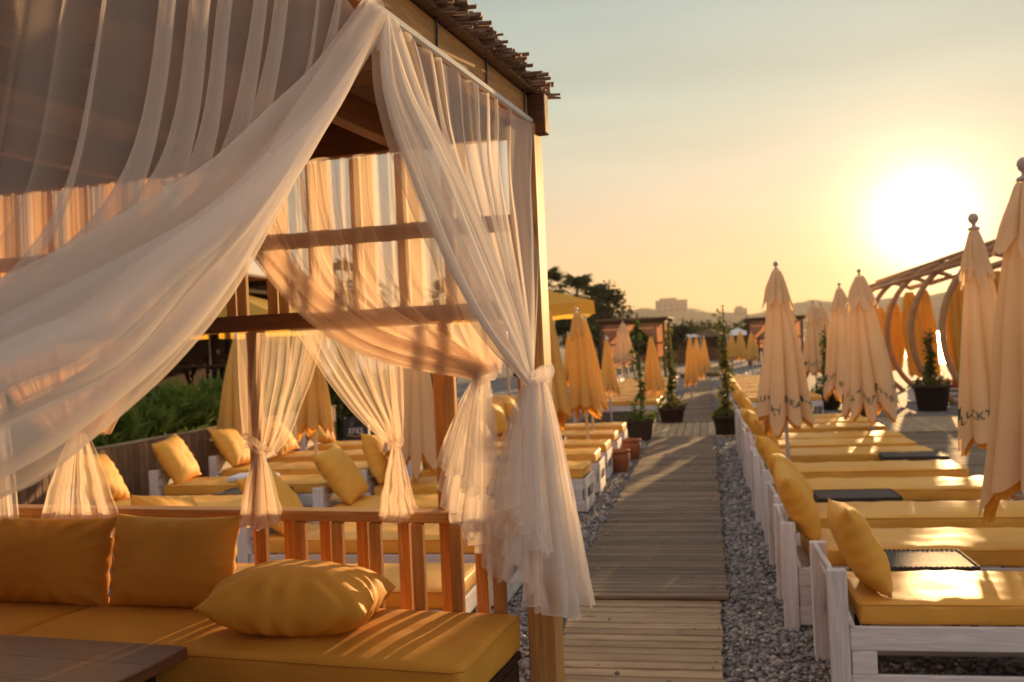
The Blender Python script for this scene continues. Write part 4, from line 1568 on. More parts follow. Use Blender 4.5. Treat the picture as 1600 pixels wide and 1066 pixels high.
for i, (loc, hem, top, rad, lean, lab) in enumerate([
    ((-1.56, 12.6, 0), .86, 2.12, .24, (-.06, 0), 'closed yellow parasol at the foot of the left loungers, nearest the boardwalk'),
    ((-1.62, 13.7, 0), .86, 2.05, .22, (-.05, 0), 'closed parasol tucked right behind the nearest yellow one on the left'),
    ((-1.86, 11.6, 0), .88, 2.15, .26, (-.02, 0), 'closed yellow parasol half hidden by the gazebo corner post'),
    ((-2.82, 20.0, 0), .98, 1.90, .19, (.0, 0), 'small closed yellow parasol in front of the terrace, left of the tall one'),
    ((-1.80, 18.0, 0), .84, 1.76, .21, (-.03, 0), 'closed yellow parasol between the tall yellow one and the bare climber'),
    ((-1.23, 22.0, 0), .60, 1.80, .27, (.0, 0), 'closed yellow parasol on a black pole between two potted climbers'),
    ((-.48, 27.0, 0), .54, 1.75, .21, (.0, 0), 'slim closed yellow parasol by the far end of the boardwalk'),
    ((-.30, 31.0, 0), .60, 1.78, .22, (.0, 0), 'slim closed yellow parasol just behind the one at the far end of the boardwalk'),
    ((-2.80, 33.0, 0), 1.05, 2.36, .40, (.0, 0), 'pale closed parasol in front of the far curtained gazebo'),
    ((-4.48, 10.45, 0), .90, 1.90, .24, (.0, 0), 'closed yellow parasol seen behind the gazebo between the short curtains'),
    ((-5.72, 10.86, 0), .80, 1.95, .24, (.05, 0), 'closed yellow parasol by the hedge seen left of the back post'),
    ((-2.78, 8.7, 0), .72, 2.15, .28, (.04, 0), 'pale closed parasol right behind the knotted short curtain'),
    ((-.10, 36.0, 0), .60, 1.75, .22, (.0, 0), 'farthest slim closed parasol left of the boardwalk'),
    ((1.13, 45.0, 0), .85, 1.90, .32, (.0, 0), 'left one of three far closed parasols before the right gazebo'),
    ((1.55, 46.5, 0), .80, 2.00, .36, (.0, 0), 'middle one of three far closed parasols before the right gazebo'),
    ((1.95, 44.0, 0), .80, 1.88, .34, (.0, 0), 'right one of three far closed parasols before the right gazebo'),
]):
    parasol(loc, hem, top, rad, M['canopy_pale'] if i in (8, 11) else M['canopy_yellow'], lab, GL, 300 + i * 11, lean,
            pole=M['metal_dark'] if i == 5 else M['pole'], tier=i in (0, 8, 11), letters=WORDS if i == 8 else None, face=facing(loc) + .4,
            n=72 if i < 12 else 48, nv=18)


# ------------------------------------------------------------------ pots and climbing plants
def leaf_cloud(pts, size, m, name, parent, seed, droop=.3, wid=.30):
    """many small pointed leaves, one at each point, folded a little along the midrib"""
    r = np.random.default_rng(seed)
    pts = np.array(pts)
    n = len(pts)
    d = r.normal(0, 1, (n, 3))
    d[:, 2] = d[:, 2] * .6 - droop
    d /= np.linalg.norm(d, axis=1, keepdims=True)
    up = r.normal(0, 1, (n, 3)) * .6 + np.array([0, 0, 1])
    s = np.cross(d, up)
    s /= np.linalg.norm(s, axis=1, keepdims=True) + 1e-9
    nn = np.cross(s, d)
    L_ = size * r.uniform(.6, 1.4, n)[:, None]
    a = pts
    b = pts + d * L_ * .45 + s * L_ * wid + nn * L_ * .08
    c = pts + d * L_ + nn * L_ * -.05
    e = pts + d * L_ * .45 - s * L_ * wid + nn * L_ * .08
    V = np.stack([a, b, c, e], 1).reshape(-1, 3)
    k = np.arange(n)[:, None] * 4
    F = np.concatenate([k + np.array([0, 1, 2]), k + np.array([0, 2, 3])])
    me = bpy.data.meshes.new(name)
    me.from_pydata(V.tolist(), [], F.tolist())
    me.materials.append(m)
    return link(name, me, parent)


def potted_climber(loc, pot_r, pot_h, height, label, seed, m, bushy=.22, dens=330, square=False, sway=.1, low=True):
    t = empty('potted_climber', loc, 0, label, 'potted plant', 'potted climbers')
    r = random.Random(seed)
    n = 4 if square else 28
    b = MB()
    k = 1.25 if square else 1
    b.lathe([(pot_r * .72 * k, .0), (pot_r * .76 * k, .01), (pot_r * .96 * k, pot_h * .86), (pot_r * 1.06 * k, pot_h * .87), (pot_r * 1.08 * k, pot_h), (pot_r * .98 * k, pot_h),
             (pot_r * .94 * k, pot_h * .86), (0, pot_h * .85)], n)
    po = b.build('pot', M['pot_black'], t, not square)
    if square:
        po.rotation_euler.z = PI / 4
    MB().lathe([(0, pot_h * .90), (pot_r * .6, pot_h * .89), (pot_r * .93, pot_h * .87)], 18).build('soil', M['soil'], t, True)
    MB().tube([(.02, 0, pot_h * .8), (.02, 0, height * .96)], .011, 6).build('cane', M['bark'], t)
    stems = MB()
    pts = []
    for s in range(4):
        a0 = r.uniform(0, 6.28)
        pl = []
        hh = height * r.uniform(.82, 1.0) if s < 2 else height * r.uniform(.45, .75)
        for q in range(12):
            z = pot_h * .85 + (hh - pot_h * .85) * q / 11
            a = a0 + q * .8
            rr = .035 + .02 * r.random()
            pl.append((rr * math.cos(a) + sway * .2 * math.sin(q * .6 + s), rr * math.sin(a), z))
        stems.tube(pl, [.008 * (1 - q / 16) for q in range(12)], 5)
        for q in range(int(dens / 4)):
            k2 = r.random() ** .75
            i = min(10, int(k2 * 11))
            p = Vector(pl[i]).lerp(Vector(pl[i + 1]), k2 * 11 - i)
            clump = .55 + .45 * math.sin(p.z * 7 + seed)
            w = bushy * clump * (.95 - .6 * k2)
            pts.append((p.x + r.gauss(0, w * .55), p.y + r.gauss(0, w * .55), p.z + r.gauss(0, .05)))
    if low:
        for q in range(int(dens * .35)):
            a, rr = r.uniform(0, 6.28), pot_r * 1.05 * math.sqrt(r.random())
            pts.append((rr * math.cos(a), rr * math.sin(a), pot_h + abs(r.gauss(.03, .09)) * (1.3 - rr / pot_r * .6)))
    stems.build('stem', M['bark'], t, True)
    leaf_cloud(pts, .095, m, 'foliage', t, seed)
    return t


potted_climber((-1.18, 16.65, 0), .27, .36, 2.3, 'thin bare climber in a square black pot left of the boardwalk', 11, M['leaf'], .17, 210, True, .3)
potted_climber((-.76, 19.75, 0), .27, .34, 2.15, 'leafy climber in a black pot standing on the left side of the cross walk', 12, M['leaf_lit'], .20, 420)
potted_climber((.28, 17.05, 0), .24, .36, 2.32, 'tall slender climber in a round black pot right of the boardwalk', 13, M['leaf_lit'], .17, 480)
potted_climber((2.85, 19.9, 0), .27, .42, 1.1, 'low bushy plant in a black pot behind the middle parasols', 14, M['leaf'], .2, 260)
potted_climber((2.60, 22.6, 0), .34, .40, 2.0, 'tall climber in a black pot rising behind the right parasol row', 15, M['leaf'], .18, 420)
potted_climber((4.56, 21.4, 0), .37, .55, 1.75, 'leaning climber in a wide brown pot below the curved frames', 16, M['leaf_lit'], .26, 520)

for i, (x, y, r_, h, lab) in enumerate([(-1.20, 12.6, .155, .30, 'terracotta pot at the foot of the left loungers, nearer one'), (-1.14, 13.95, .15, .30, 'terracotta pot at the foot of the left loungers, farther one'),
                                        (-.92, 21.4, .14, .28, 'small terracotta pot left of the far boardwalk'), (-.86, 24.0, .14, .28, 'farthest small terracotta pot along the left loungers'),
                                        (2.42, 11.1, .15, .25, 'terracotta pot between the sixth and seventh loungers on the right'), (2.40, 8.85, .15, .25, 'low terracotta pot between the fourth and fifth loungers on the right')]):
    t = empty('terracotta_pot', (x, y, 0), 0, lab, 'pot', 'terracotta pots')
    MB().lathe([(r_ * .62, 0), (r_ * .70, .01), (r_ * .98, h * .55), (r_ * .95, h * .8), (r_ * .84, h * .9), (r_ * .98, h * .93), (r_, h), (r_ * .86, h), (r_ * .8, h * .85)], 26).build('bowl', M['terracotta'], t, True)
    MB().lathe([(0, h * .87), (r_ * .82, h * .86)], 20).build('soil', M['soil'], t)


# ------------------------------------------------------------------ curved pergola on the right with tied drapes
PG = empty('curved_pergola', (5.3, 20, 0), 0, 'row of dark curved ribs joined by long purlins on the right side of the beach', 'pergola')


def rib_pts(y, r=1.0, z0=.0):
    out = []
    for q in range(26):
        a = R(232) - R(172) * q / 25
        out.append((.75 + 1.55 * math.cos(a) * r, y, 1.62 + 1.72 * math.sin(a) * (1 if a > PI / 2 else 1.0)))
    out.append((2.9, y, 3.15 + .35))
    return out


for y in (0.0, 2.9, 5.8, 8.7, 11.6, 14.5):
    p = rib_pts(y)
    MB().tube([(.1, y, -.02)] + p, .066, 10).build('rib', M['steel_arch'], PG, True)
    MB().tube([(2.9, y, 0), (2.9, y, 3.48)], .055, 8).build('post', M['steel_arch'], PG, True)
for x, z in ((1.55, 3.14), (.55, 3.40), (-.30, 2.95)):
    MB().tube([(x, -1.6, z + .03), (x, 15.0, z + .03)], .055, 8).build('purlin', M['steel_arch'], PG, True)
MB().tube([(2.9, -1.6, 3.5), (2.9, 15.0, 3.5)], .055, 8).build('purlin', M['steel_arch'], PG, True)


def tied_drape(loc, h, w, label, seed, m=None):
    """cloth gathered to a column, spreading a little at head and foot"""
    n, nv = 64, 26
    P = np.zeros((n, nv, 3))
    r = np.random.default_rng(seed)
    ph = r.uniform(0, 6.28)
    for i in range(n):
        a = 2 * PI * i / n
        for j in range(nv):
            v = j / (nv - 1)
            prof = .38 + .75 * min(1, v * 2.2) ** .6 - .25 * max(0, v - .55) ** 1.2 * 2
            rr = w * prof * (1 + .22 * math.sin(7 * a + ph + 1.5 * v) + .1 * math.sin(13 * a + ph * 2))
            P[i, j] = (rr * math.cos(a) + .06 * math.sin(v * 3 + ph), rr * math.sin(a), h * (1 - v) + .04 * math.sin(5 * a) * v)
    o = link('hanging_drape', grid_mesh('hanging_drape', P, m or M['drape_yellow'], True))
    o.location = loc
    return tag(o, label, 'drape', 'yellow drapes of the curved pergola')


for i, (x, y, z, h, w) in enumerate([(5.25, 21.6, .45, 2.3, .17), (6.2, 22.4, .3, 2.6, .17), (5.05, 25.4, .55, 2.1, .19), (5.75, 27.2, .5, 2.25, .2), (5.2, 29.0, .6, 1.9, .22), (6.6, 27.5, .3, 2.6, .2), (5.5, 33, .6, 1.9, .3)]):
    tied_drape((x, y, z), h, w, ['golden drape hanging from the nearest curved rib beside the planter', 'golden drape glowing next to the sun lit parasol', 'golden drape hanging in the second curved bay',
                                 'golden drape at the back of the second curved bay', 'golden drape in the third curved bay', 'golden drape on the seaward side of the third bay', 'farthest golden drape of the curved pergola'][i], 40 + i)


# picnic style tables and benches under the curved pergola
def trestle(loc, rz, label, L_=1.3, m='dark_wood', group='wooden tables'):
    t = empty('wooden_table', loc, rz, label, 'table', group)
    for i in range(5):
        beam('top_board', (-L_ / 2, -.32 + i * .16, .74), (L_ / 2, -.32 + i * .16, .74), .154, .04, M[m], t)
    for s in (-1, 1):
        x = s * (L_ / 2 - .2)
        beam('cross_leg', (x, -.36, 0), (x, .36, .70), .07, .05, M[m], t)
        beam('cross_leg', (x + .055, .36, 0), (x + .055, -.36, .70), .07, .05, M[m], t)
        beam('batten', (x - .035, -.34, .705), (x - .035, .34, .705), .05, .028, M[m], t)
    beam('stretcher', (-L_ / 2 + .25, 0, .36), (L_ / 2 - .25, 0, .36), .05, .07, M[m], t)
    return t


def chair(loc, rz, label, m='dark_wood'):
    t = empty('wooden_chair', loc, rz, label, 'chair', 'wooden chairs')
    beam('seat', (-.21, 0, .45), (.21, 0, .45), .42, .03, M[m], t)
    for sx in (-1, 1):
        beam('leg', (sx * .19, -.19, 0), (sx * .19, -.19, .435), .035, .035, M[m], t)
        beam('leg', (sx * .19, .19, 0), (sx * .19, .225, .92), .035, .035, M[m], t)
    for z in (.62, .75, .88):
        beam('back_slat', (-.17, .215, z), (.17, .215, z), .02, .06, M[m], t)
    return t


trestle((6.4, 23.6, 0), .2, 'wooden table standing under the curved pergola')
t = empty('metal_side_table', (5.1, 19.2, .045), .1, 'small metal framed table catching the sun beside the planter', 'table')
MB().cbox((0, 0, .62), (.62, .45, .025), .004).build('table_top', M['rail_white'], t)
for sx in (-1, 1):
    for sy in (-1, 1):
        beam('leg', (sx * .28, sy * .19, 0), (sx * .28, sy * .19, .607), .022, .022, M['metal_dark'], t)
for z in (.15, .3, .45):
    beam('bar', (-.27, -.19, z), (.27, -.19, z), .014, .014, M['metal_dark'], t)
o = link('folded_cloth', bm_mesh(soft_box(.8, .5, .16, 55, 14, 10, .02, .012, .05), 'folded_cloth', M['red_cloth']))
o.location = (5.55, 23.9, .34)
tag(o, 'red cloth bundle on the low seat behind the planter', 'cloth')
t = empty('low_platform', (5.6, 24.2, 0), 0, 'low pale platform seat under the curved pergola', 'seat')
for i in range(6):
    beam('deck_slat', (-.9, -.5 + i * .2, .31), (.9, -.5 + i * .2, .31), .185, .04, M['bed_white'], t)
for s in (-1, 1):
    for z in (.07, .2):
        beam('side_board', (-.9, s * .5, z), (.9, s * .5, z), .03, .09, M['bed_white'], t)
    beam('block', (s * .85, -.48, .145), (s * .85, .48, .145), .08, .25, M['bed_white'], t)


# ------------------------------------------------------------------ far gazebos
def far_gazebo(loc, rz, w, d, h, label):
    t = empty('far_gazebo', loc, rz, label, 'gazebo', 'curtained gazebos farther along the beach')
    for sx in (-1, 1):
        for sy in (-1, 1):
            beam('post', (sx * w / 2, sy * d / 2, 0), (sx * w / 2, sy * d / 2, h), .13, .13, M['far_wood'], t)
    for s in (-1, 1):
        beam('roof_beam', (-w / 2 - .2, s * d / 2, h + .07), (w / 2 + .2, s * d / 2, h + .07), .1, .14, M['far_wood'], t)
        beam('roof_beam', (s * w / 2, -d / 2 + .05, h + .03), (s * w / 2, d / 2 - .05, h + .03), .1, .14, M['far_wood'], t)
        beam('rail', (-w / 2 + .07, s * d / 2, h * .62), (w / 2 - .07, s * d / 2, h * .62), .06, .08, M['far_wood'], t)
        beam('hand_rail', (-w / 2 + .07, s * d / 2, h * .36), (w / 2 - .07, s * d / 2, h * .36), .08, .06, M['far_wood'], t)
        for k in range(9):
            x = -w / 2 + .2 + k * (w - .4) / 8
            beam('baluster', (x, s * d / 2, .05), (x, s * d / 2, h * .36 - .03), .05, .16, M['far_wood'], t, up=(0, 1, 0))
    MB().cbox((0, 0, h + .17), (w + .5, d + .5, .06), .01).build('roof', M['reed'], t)
    for sx in (-1, 1):
        for sy in (-1, 1):
            v = np.linspace(0, 1, 12)
            u = np.linspace(0, 1, 40)
            U_, V_ = np.meshgrid(u, v, indexing='ij')
            wid = (w * .42) * (1 - .75 * np.clip(V_ * 1.8, 0, 1) ** 1.3) + .15 * np.clip(V_ - .6, 0, 1)
            X = sx * (w / 2 - .08 - U_ * wid)
            Y = sy * d / 2 - sy * .08 + .035 * np.sin(U_ * 40)
            Z = h - .05 - V_ * (h * .62)
            link('curtain', grid_mesh('curtain', np.stack([X, Y, Z], -1), M['far_cloth']), t)
    return t


far_gazebo((-3.3, 46.3, 0), -.05, 2.9, 2.6, 2.62, 'distant curtained gazebo at the left end of the boardwalk')
far_gazebo((3.9, 58.3, 0), .0, 2.9, 2.6, 2.62, 'distant dark timber gazebo at the right end of the boardwalk')


# ------------------------------------------------------------------ big square parasols of the terrace
def square_parasol(loc, rz, s, z, label):
    t = empty('square_parasol', loc, rz, label, 'parasol', 'open square terrace parasols')
    b = MB()
    n = 12
    vs, fs = [], []
    ring = []
    for k in range(4):
        a0 = (k / 4 + .125) * 2 * PI
        a1 = ((k + 1) / 4 + .125) * 2 * PI
        p0 = Vector((math.cos(a0), math.sin(a0), 0)) * s * .7071
        p1 = Vector((math.cos(a1), math.sin(a1), 0)) * s * .7071
        for q in range(n):
            p = p0.lerp(p1, q / n)
            ring.append(p)
    m_ = len(ring)
    for lv in range(6):
        f = 1 - lv / 6
        for i, p in enumerate(ring):
            e = .05 * math.sin((i % n) / n * PI) * f
            vs.append((p.x * f, p.y * f, z + (1 - f) * .62 - e))
    vs.append((0, 0, z + .63))
    for lv in range(5):
        for i in range(m_):
            fs.append((lv * m_ + i, lv * m_ + (i + 1) % m_, (lv + 1) * m_ + (i + 1) % m_, (lv + 1) * m_ + i))
    for i in range(m_):
        fs.append((5 * m_ + i, 5 * m_ + (i + 1) % m_, len(vs) - 1))
    b.add(vs, fs)
    b.build('canopy', M['awning'], t, False)
    v = MB()
    vv, ff = [], []
    for i, p in enumerate(ring):
        e = .05 * math.sin((i % n) / n * PI)
        vv += [(p.x * 1.002, p.y * 1.002, z - e), (p.x * 1.012, p.y * 1.012, z - e - .26 + .015 * math.sin(i * 1.7))]
    for i in range(m_):
        j = (i + 1) % m_
        ff.append((2 * i, 2 * j, 2 * j + 1, 2 * i + 1))
    v.add(vv, ff).build('valance', M['awning'], t)
    MB().tube([(0, 0, 0), (0, 0, z + .66)], .035, 10).build('pole', M['pole'], t, True)
    for k in range(4):
        a = (k / 4 + .125) * 2 * PI
        MB().tube([(0, 0, z + .56), (math.cos(a) * s * .7, math.sin(a) * s * .7, z - .03)], .015, 6).build('rib', M['pole'], t)
    MB().cbox((0, 0, .05), (.6, .6, .1), .02).build('base_plate', M['metal_dark'], t)
    return t


square_parasol((-4.5, 21.6, 0), .25, 3.6, 2.62, 'open yellow square parasol right behind the gazebo corner')
square_parasol((-8.6, 15.6, 0), .1, 3.6, 2.42, 'open yellow square parasol over the terrace seen through the gazebo')
square_parasol((-9.3, 24.5, 0), -.1, 3.6, 2.45, 'open yellow square parasol farther back over the terrace')

# ------------------------------------------------------------------ slatted wall, hedge and terrace furniture behind the gazebo
SW = empty('slatted_wall', (-5.95, 6.0, 0), 0, 'low brown wall of upright wooden slats behind the back row of loungers', 'wall')
for i in range(92):
    beam('slat', (0, i * .095, .03), (0, i * .095, .86 + random.uniform(-.004, .004)), .086, .02, M['slat_wall'], SW, up=(1, 0, 0))
beam('cap', (-.03, -.06, .877), (-.03, 8.74, .877), .08, .022, M['boards_pale'], SW)
beam('backing_rail', (-.03, -.05, .3), (-.03, 8.7, .3), .03, .07, M['dark_wood'], SW)


def hedge(name, x0, x1, y0, y1, z0, z1, n, label, m='leaf'):
    t = empty(name, ((x0 + x1) / 2, y0, 0), 0, label, 'hedge')
    r = np.random.default_rng(n)
    pts = []
    for k in range(n):
        x, y = r.uniform(x0, x1), r.uniform(y0, y1)
        top = z1 + .12 * math.sin(y * 4.3) + .10 * math.sin(y * 9.1 + x * 5) + .08 * r.random()
        z = top - (top - z0) * r.random() ** 2.2
        pts.append((x - (x0 + x1) / 2, y - y0, z))
    leaf_cloud(pts, .20, M[m], 'foliage', t, n, droop=-1.1, wid=.13)
    st = MB()
    for k in range(14):
        y = (y1 - y0) * (k + .5) / 14
        st.tube([(0, y, 0), (.03, y + .05, z0 + .2), (-.03, y - .03, z1 - .1)], [.03, .02, .008], 5)
    st.build('stem', M['bark'], t)
    return t


hedge('hedge', -6.9, -6.1, 6.2, 14.6, .66, 1.10, 5200, 'bright green leafy hedge behind the slatted wall', 'leaf_hedge')
hedge('hedge', -7.2, -6.5, 15.0, 23.5, .05, 1.0, 3600, 'dark shrubs along the foot of the terrace behind the crates', 'leaf_dark')
hedge('hedge', -13.6, -12.4, 9, 24, .4, 2.7, 4500, 'dark hedge at the back of the terrace', 'leaf_dark')
fl = []
for k in range(70):
    fl.append((random.gauss(-6.9, .12), random.gauss(10.6, .18), 1.32 + random.gauss(0, .05)))
o = leaf_cloud(fl, .06, M['flower'], 'pink_blossom', None, 5)
tag(o, 'pink blossoms at the top of the hedge', 'flowers')
trestle((-7.75, 13.1, .88), .25, 'dark cross legged wooden table beyond the hedge', 1.5)
trestle((-9.6, 15.6, .88), .2, 'dark wooden table deeper on the terrace', 1.4)
trestle((-8.4, 18.6, .88), .1, 'dark wooden table at the far end of the terrace', 1.4)
for i, (x, y, rz, lab) in enumerate([(-7.3, 14.2, 2.6, 'wooden chair beside the table beyond the hedge'), (-8.75, 13.0, -1.6, 'wooden chair behind the table beyond the hedge'),
                                     (-8.7, 16.2, 2.9, 'wooden chair pushed to the deeper terrace table'), (-10.5, 15.2, -1.2, 'wooden chair on the wall side of the deeper terrace table')]):
    chair((x, y, .88), rz, lab)
TD = empty('terrace_deck', (-9.4, 9.0, 0), 0, kind='structure')
for i in range(48):
    beam('deck_board', (-3.9, .1 + i * .3, .85), (2.1, .1 + i * .3, .85), .285, .06, M['boards_dark'], TD)
beam('skirt', (2.06, .0, .41), (2.06, 14.3, .41), .05, .81, M['dark_wood'], TD)
TF = empty('terrace_shelter', (-9.9, 12.0, .78), 0, 'dark timber terrace shelter behind the hedge', 'shelter')
for x in (-1.6, 1.6):
    for y in (0, 3.2, 6.4, 9.6):
        beam('post', (x, y, .1), (x, y, 2.15), .11, .11, M['dark_wood'], TF)
    beam('roof_beam', (x, -.2, 2.21), (x, 9.8, 2.21), .1, .12, M['dark_wood'], TF)
for y in (0, 1.6, 3.2, 4.8, 6.4, 8.0, 9.6):
    beam('rafter', (-1.9, y, 2.33), (1.9, y, 2.33), .07, .1, M['dark_wood'], TF)
MB().cbox((0, 4.8, 2.41), (4.0, 10.2, .05), .01).build('roof', M['reed'], TF)
for k in range(3):
    beam('back_panel', (-1.6, .1 + k * 3.2, 1.0), (-1.6, 3.1 + k * 3.2, 1.0), .06, 1.7, M['dark_wood'], TF)


# bottle crates
def crate(loc, rz, label):
    t = empty('bottle_crate', loc, rz, label, 'crate', 'dark blue bottle crates')
    w, d, h = .40, .30, .33
    b = MB()
    for s in (-1, 1):
        b.cbox((0, s * (d / 2 - .008), .10), (w, .016, .20), .003)
        b.cbox((0, s * (d / 2 - .008), .30), (w, .016, .06), .003)
        b.cbox((s * (w / 2 - .06), s * 0 + (d / 2 - .008), .235), (.12, .016, .07), .002)
        b.cbox((s * (w / 2 - .06), -(d / 2 - .008), .235), (.12, .016, .07), .002)
        b.cbox((s * (w / 2 - .008), 0, .10), (.016, d - .034, .20), .003)
        b.cbox((s * (w / 2 - .008), 0, .30), (.016, d - .034, .06), .003)
    b.cbox((0, 0, .012), (w - .036, d - .036, .02), .003)
    body = b.build('crate_shell', M['crate'], t)
    tm = text_mesh('EFES', .125, M['crate_white'])
    o = link('lettering', tm, body, Matrix.Translation((0, -d / 2 - .004, .115)) @ Matrix.Rotation(PI / 2, 4, 'X'))
    MB().tube([(-.15, -d / 2 - .004, .055), (-.07, -d / 2 - .004, .035), (0, -d / 2 - .004, .03), (.07, -d / 2 - .004, .035), (.15, -d / 2 - .004, .055)], .008, 6).build('gold_band', M['crate_gold'], body)
    return t


crate((-5.72, 15.0, .0), .28, 'lower dark blue bottle crate of the nearer stack behind the gazebo')
crate((-5.71, 15.0, .335), .26, 'upper dark blue bottle crate of the nearer stack behind the gazebo')
crate((-5.26, 15.15, .0), .3, 'single dark blue bottle crate beside the stack of two')


# ------------------------------------------------------------------ trees
def palm(loc, h, label, seed, fr=34, size=2.0):
    t = empty('palm_tree', loc, 0, label, 'palm tree', 'palms behind the beach')
    r = random.Random(seed)
    lean = r.uniform(-.3, .3)
    pts = [(lean * (q / 8) ** 2, 0, h * q / 8) for q in range(9)]
    MB().tube(pts, [.24 - .10 * q / 8 for q in range(9)], 10).build('trunk', M['bark'], t, True)
    b = MB()
    top = Vector(pts[-1])
    for f in range(fr):
        az = r.uniform(0, 6.28)
        e0 = r.uniform(-.6, 1.4)
        ln = size * r.uniform(.45, .62)
        d = Vector((math.cos(az), math.sin(az), 0))
        up_ = Vector((0, 0, 1))
        mid = top + (d * math.cos(e0) + up_ * math.sin(e0)) * ln * .5
        tip = mid + (d * math.cos(e0 - .35) + up_ * math.sin(e0 - .35)) * ln * .5
        b.tube([top, mid, tip], [.022, .018, .014], 4, False)
        ax = (tip - mid).normalized()
        side = d.cross(up_).normalized()
        nr = side.cross(ax)
        for k in range(15):
            a = R(-105) + R(210) * k / 14
            v = ax * math.cos(a) + side * math.sin(a)
            l_ = size * .40 * r.uniform(.8, 1.1)
            w = (side * math.cos(a) - ax * math.sin(a)) * l_ * .075
            m1 = tip + v * l_ * .55 + nr * .02
            e_ = tip + v * l_ - up_ * l_ * r.uniform(.12, .35)
            b.add([tip, m1 - w, e_, m1 + w], [(0, 1, 2, 3)])
    b.build('crown', M['leaf_dark'], t)
    return t


def tree(loc, h, rad, label, seed, n=3800, m='leaf_dark', leaf=.28, cat='tree', group='trees behind the beach', flat=1.0):
    t = empty('broadleaf_tree', loc, 0, label, cat, group)
    r = random.Random(seed)
    tr = MB()
    tr.tube([(0, 0, 0), (.05 * h, 0, h * .25), (0, .03 * h, h * .5)], [.045 * h, .034 * h, .022 * h], 8)
    blobs = []
    for k in range(15):
        a = r.uniform(0, 6.28)
        rr = rad * math.sqrt(r.random()) * .85
        z = h * .48 + h * .45 * r.random() * flat
        c = Vector((rr * math.cos(a), rr * math.sin(a), z))
        blobs.append((c, rad * r.uniform(.22, .42)))
        tr.tube([(0, .02 * h, h * .4), tuple(c * .5 + Vector((0, 0, h * .25))), tuple(c)], [.018 * h, .010 * h, .003 * h], 5)
    tr.build('trunk', M['bark'], t, True)
    pts = []
    for k in range(n):
        c, q = r.choice(blobs)
        v = Vector((r.gauss(0, 1), r.gauss(0, 1), r.gauss(0, .8)))
        v = v.normalized() * q * r.random() ** .4
        pts.append(tuple(c + v))
    leaf_cloud(pts, leaf, M[m], 'crown', t, seed)
    return t


palm((-9.6, 60, 0), 5.2, 'palm rising above the yellow square parasol, left one', 1)
palm((-8.4, 62, 0), 4.9, 'palm rising above the yellow square parasol, right one', 2)
palm((-7.0, 64, 0), 4.3, 'shorter palm just right of the yellow square parasol', 3)
palm((-13.5, 22, 0), 3.9, 'palm seen through the far wall curtain of the gazebo', 4, size=1.5)
palm((-10.6, 27, 0), 3.6, 'smaller palm seen through the right part of the far wall curtain', 5, size=1.4)
palm((-13.5, 50, 0), 4.2, 'palm standing behind the terrace parasols', 6)
tree((-5.7, 56, 0), 5.2, 1.7, 'dark rounded tree left of the far gazebo', 21, 1500, leaf=.24)
tree((-4.2, 60, 0), 3.0, 1.3, 'lower dark tree right behind the far gazebo', 22)
tree((-2.6, 66, 0), 2.7, 1.6, 'low spreading dark tree over the far gazebo roof', 23)
tree((-7.6, 58, 0), 3.4, 1.4, 'dark tree under the palms behind the yellow square parasol', 24)
tree((-11.0, 55, 0), 4.2, 2.2, 'dark tree at the far end of the terrace', 25)
tree((-15, 30, 0), 4.0, 2.2, 'dark tree behind the terrace seen through the curtains', 26)
tree((-14, 18, 0), 3.3, 1.8, 'dark tree closing the terrace, seen under the swag', 27)
tree((-17, 22, 0), 4.4, 2.4, 'tall dark tree at the back of the terrace', 28)
tree((-3.5, 110, 0), 3.2, 3.0, 'hazy green tree beyond the far gazebo', 29, 2200, leaf=.5)
tree((3.0, 130, 0), 3.2, 4.0, 'hazy green tree at the end of the beach, behind the slender climber', 30, 2200, leaf=.5)
tree((-1.5, 150, 0), 3.4, 5.0, 'wide hazy tree at the far end of the beach', 31, 2200, leaf=.6)
tree((9.5, 150, 0), 3.2, 4.5, 'hazy tree near the far right gazebo', 32, 2200, leaf=.6)

# low building behind the terrace
HB = empty('beach_house', (-17.5, 34, 0), .25, 'pale beach house with tiled roof behind the terrace trees', 'building')
MB().cbox((0, 0, 1.5), (7, 5, 3.0), .02).build('wall', M['white_wall'], HB)
b = MB()
b.add([(-3.8, -2.8, 3.0), (3.8, -2.8, 3.0), (3.8, 2.8, 3.0), (-3.8, 2.8, 3.0), (-3.4, 0, 4.1), (3.4, 0, 4.1)], [(0, 1, 5, 4), (2, 3, 4, 5), (0, 4, 3), (1, 2, 5), (0, 3, 2, 1)])
b.build('roof', M['roof_tile'], HB)
for k in range(4):
    w_ = beam('window', (-2.6 + k * 1.7, -2.53, 1.6), (-1.7 + k * 1.7, -2.53, 1.6), .05, 1.1, M['glass_dark'], HB)
    beam('frame', (-.5, -.03, -.6), (.5, -.03, -.6), .05, .06, M['rail_white'], w_)


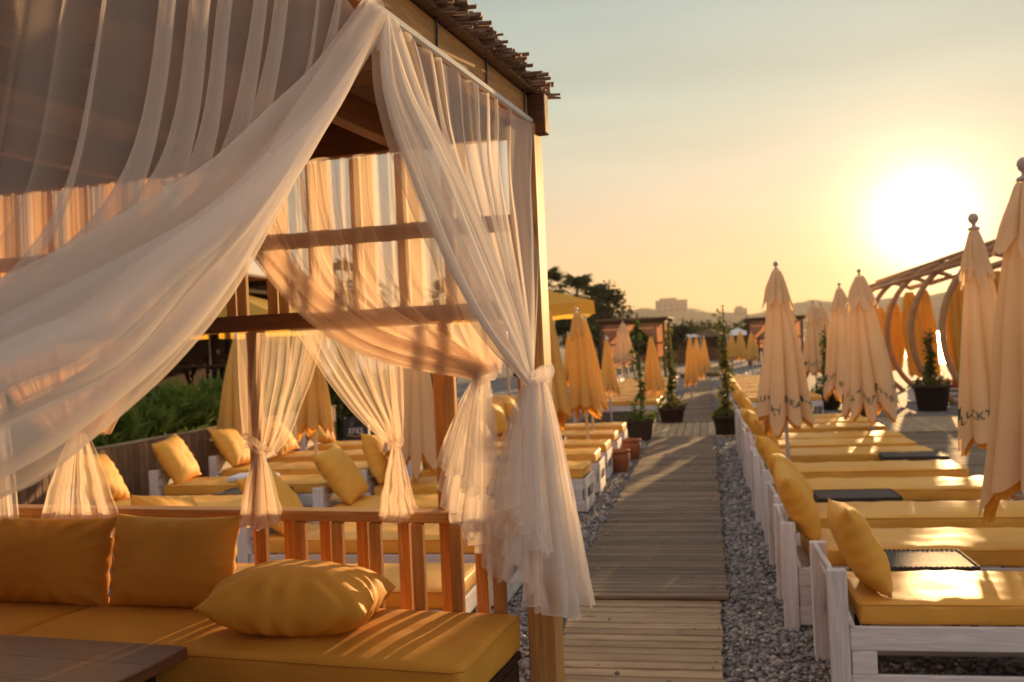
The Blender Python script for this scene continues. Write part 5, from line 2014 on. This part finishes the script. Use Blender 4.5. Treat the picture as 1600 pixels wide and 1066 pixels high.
# beach kiosk and white tents in the distance along the boardwalk
def tent(loc, s, label, m='rail_white'):
    t = empty('beach_tent', loc, random.uniform(-.3, .3), label, 'tent', 'tents and kiosks at the far end of the beach')
    b = MB()
    b.add([(-s, -s, 1.9), (s, -s, 1.9), (s, s, 1.9), (-s, s, 1.9), (0, 0, 2.55)], [(0, 1, 4), (1, 2, 4), (2, 3, 4), (3, 0, 4)])
    b.build('canopy', M[m], t)
    for sx in (-1, 1):
        for sy in (-1, 1):
            beam('post', (sx * s * .97, sy * s * .97, 0), (sx * s * .97, sy * s * .97, 1.9), .06, .06, M['pole'], t)
    MB().cbox((0, s * .9, .9), (s * 1.8, .05, 1.6), .01).build('back_panel', M['far_wood'], t)
    MB().cbox((0, -s * .7, .5), (s * 1.5, .5, 1.0), .02).build('counter', M['far_wood'], t)
    return t


tent((-2.1, 72, 0), 1.4, 'white topped tent at the far end of the beach, left of the slim parasols')
tent((.2, 80, 0), 1.7, 'dark roofed kiosk at the far end of the boardwalk', 'far_wood')
tent((2.6, 84, 0), 1.5, 'white topped tent at the far end of the beach, right of the slender climber')
tent((-5.5, 84, 0), 1.8, 'pale tent half hidden behind the far gazebo')
far_gazebo((-6.0, 66, 0), .05, 2.9, 2.6, 2.4, 'farthest curtained gazebo on the left under the palms')
far_gazebo((5.2, 74, 0), .0, 2.9, 2.6, 2.4, 'farthest timber gazebo on the right behind the three parasols')
WK = empty('beach_step', (-.35, 44.3, 0), 0, 'low wooden step closing the far end of the boardwalk', 'step')
for i in range(4):
    beam('board', (-.9, i * .2, .19), (.9, i * .2, .19), .19, .04, M['boards_pale'], WK)
beam('riser', (-.9, -.12, .085), (.9, -.12, .085), .03, .17, M['far_wood'], WK)

# ------------------------------------------------------------------ haze
if True:
    hz = MB().cbox((0, 850, 41), (3200, 2100, 92), .01).mesh('haze', bpy.data.materials.new('haze'))
    hm = hz.materials[0]
    hm.use_nodes = True
    hn = hm.node_tree.nodes
    hn.remove(hn['Principled BSDF'])
    pv = hn.new('ShaderNodeVolumePrincipled')
    pv.inputs['Color'].default_value = (.95, .88, .80, 1)
    pv.inputs['Density'].default_value = .00013
    pv.inputs['Anisotropy'].default_value = .35
    hm.node_tree.links.new(pv.outputs[0], hn['Material Output'].inputs['Volume'])
    tag(link('haze', hz), 'thin warm haze over the beach and hills', None, None, 'stuff')
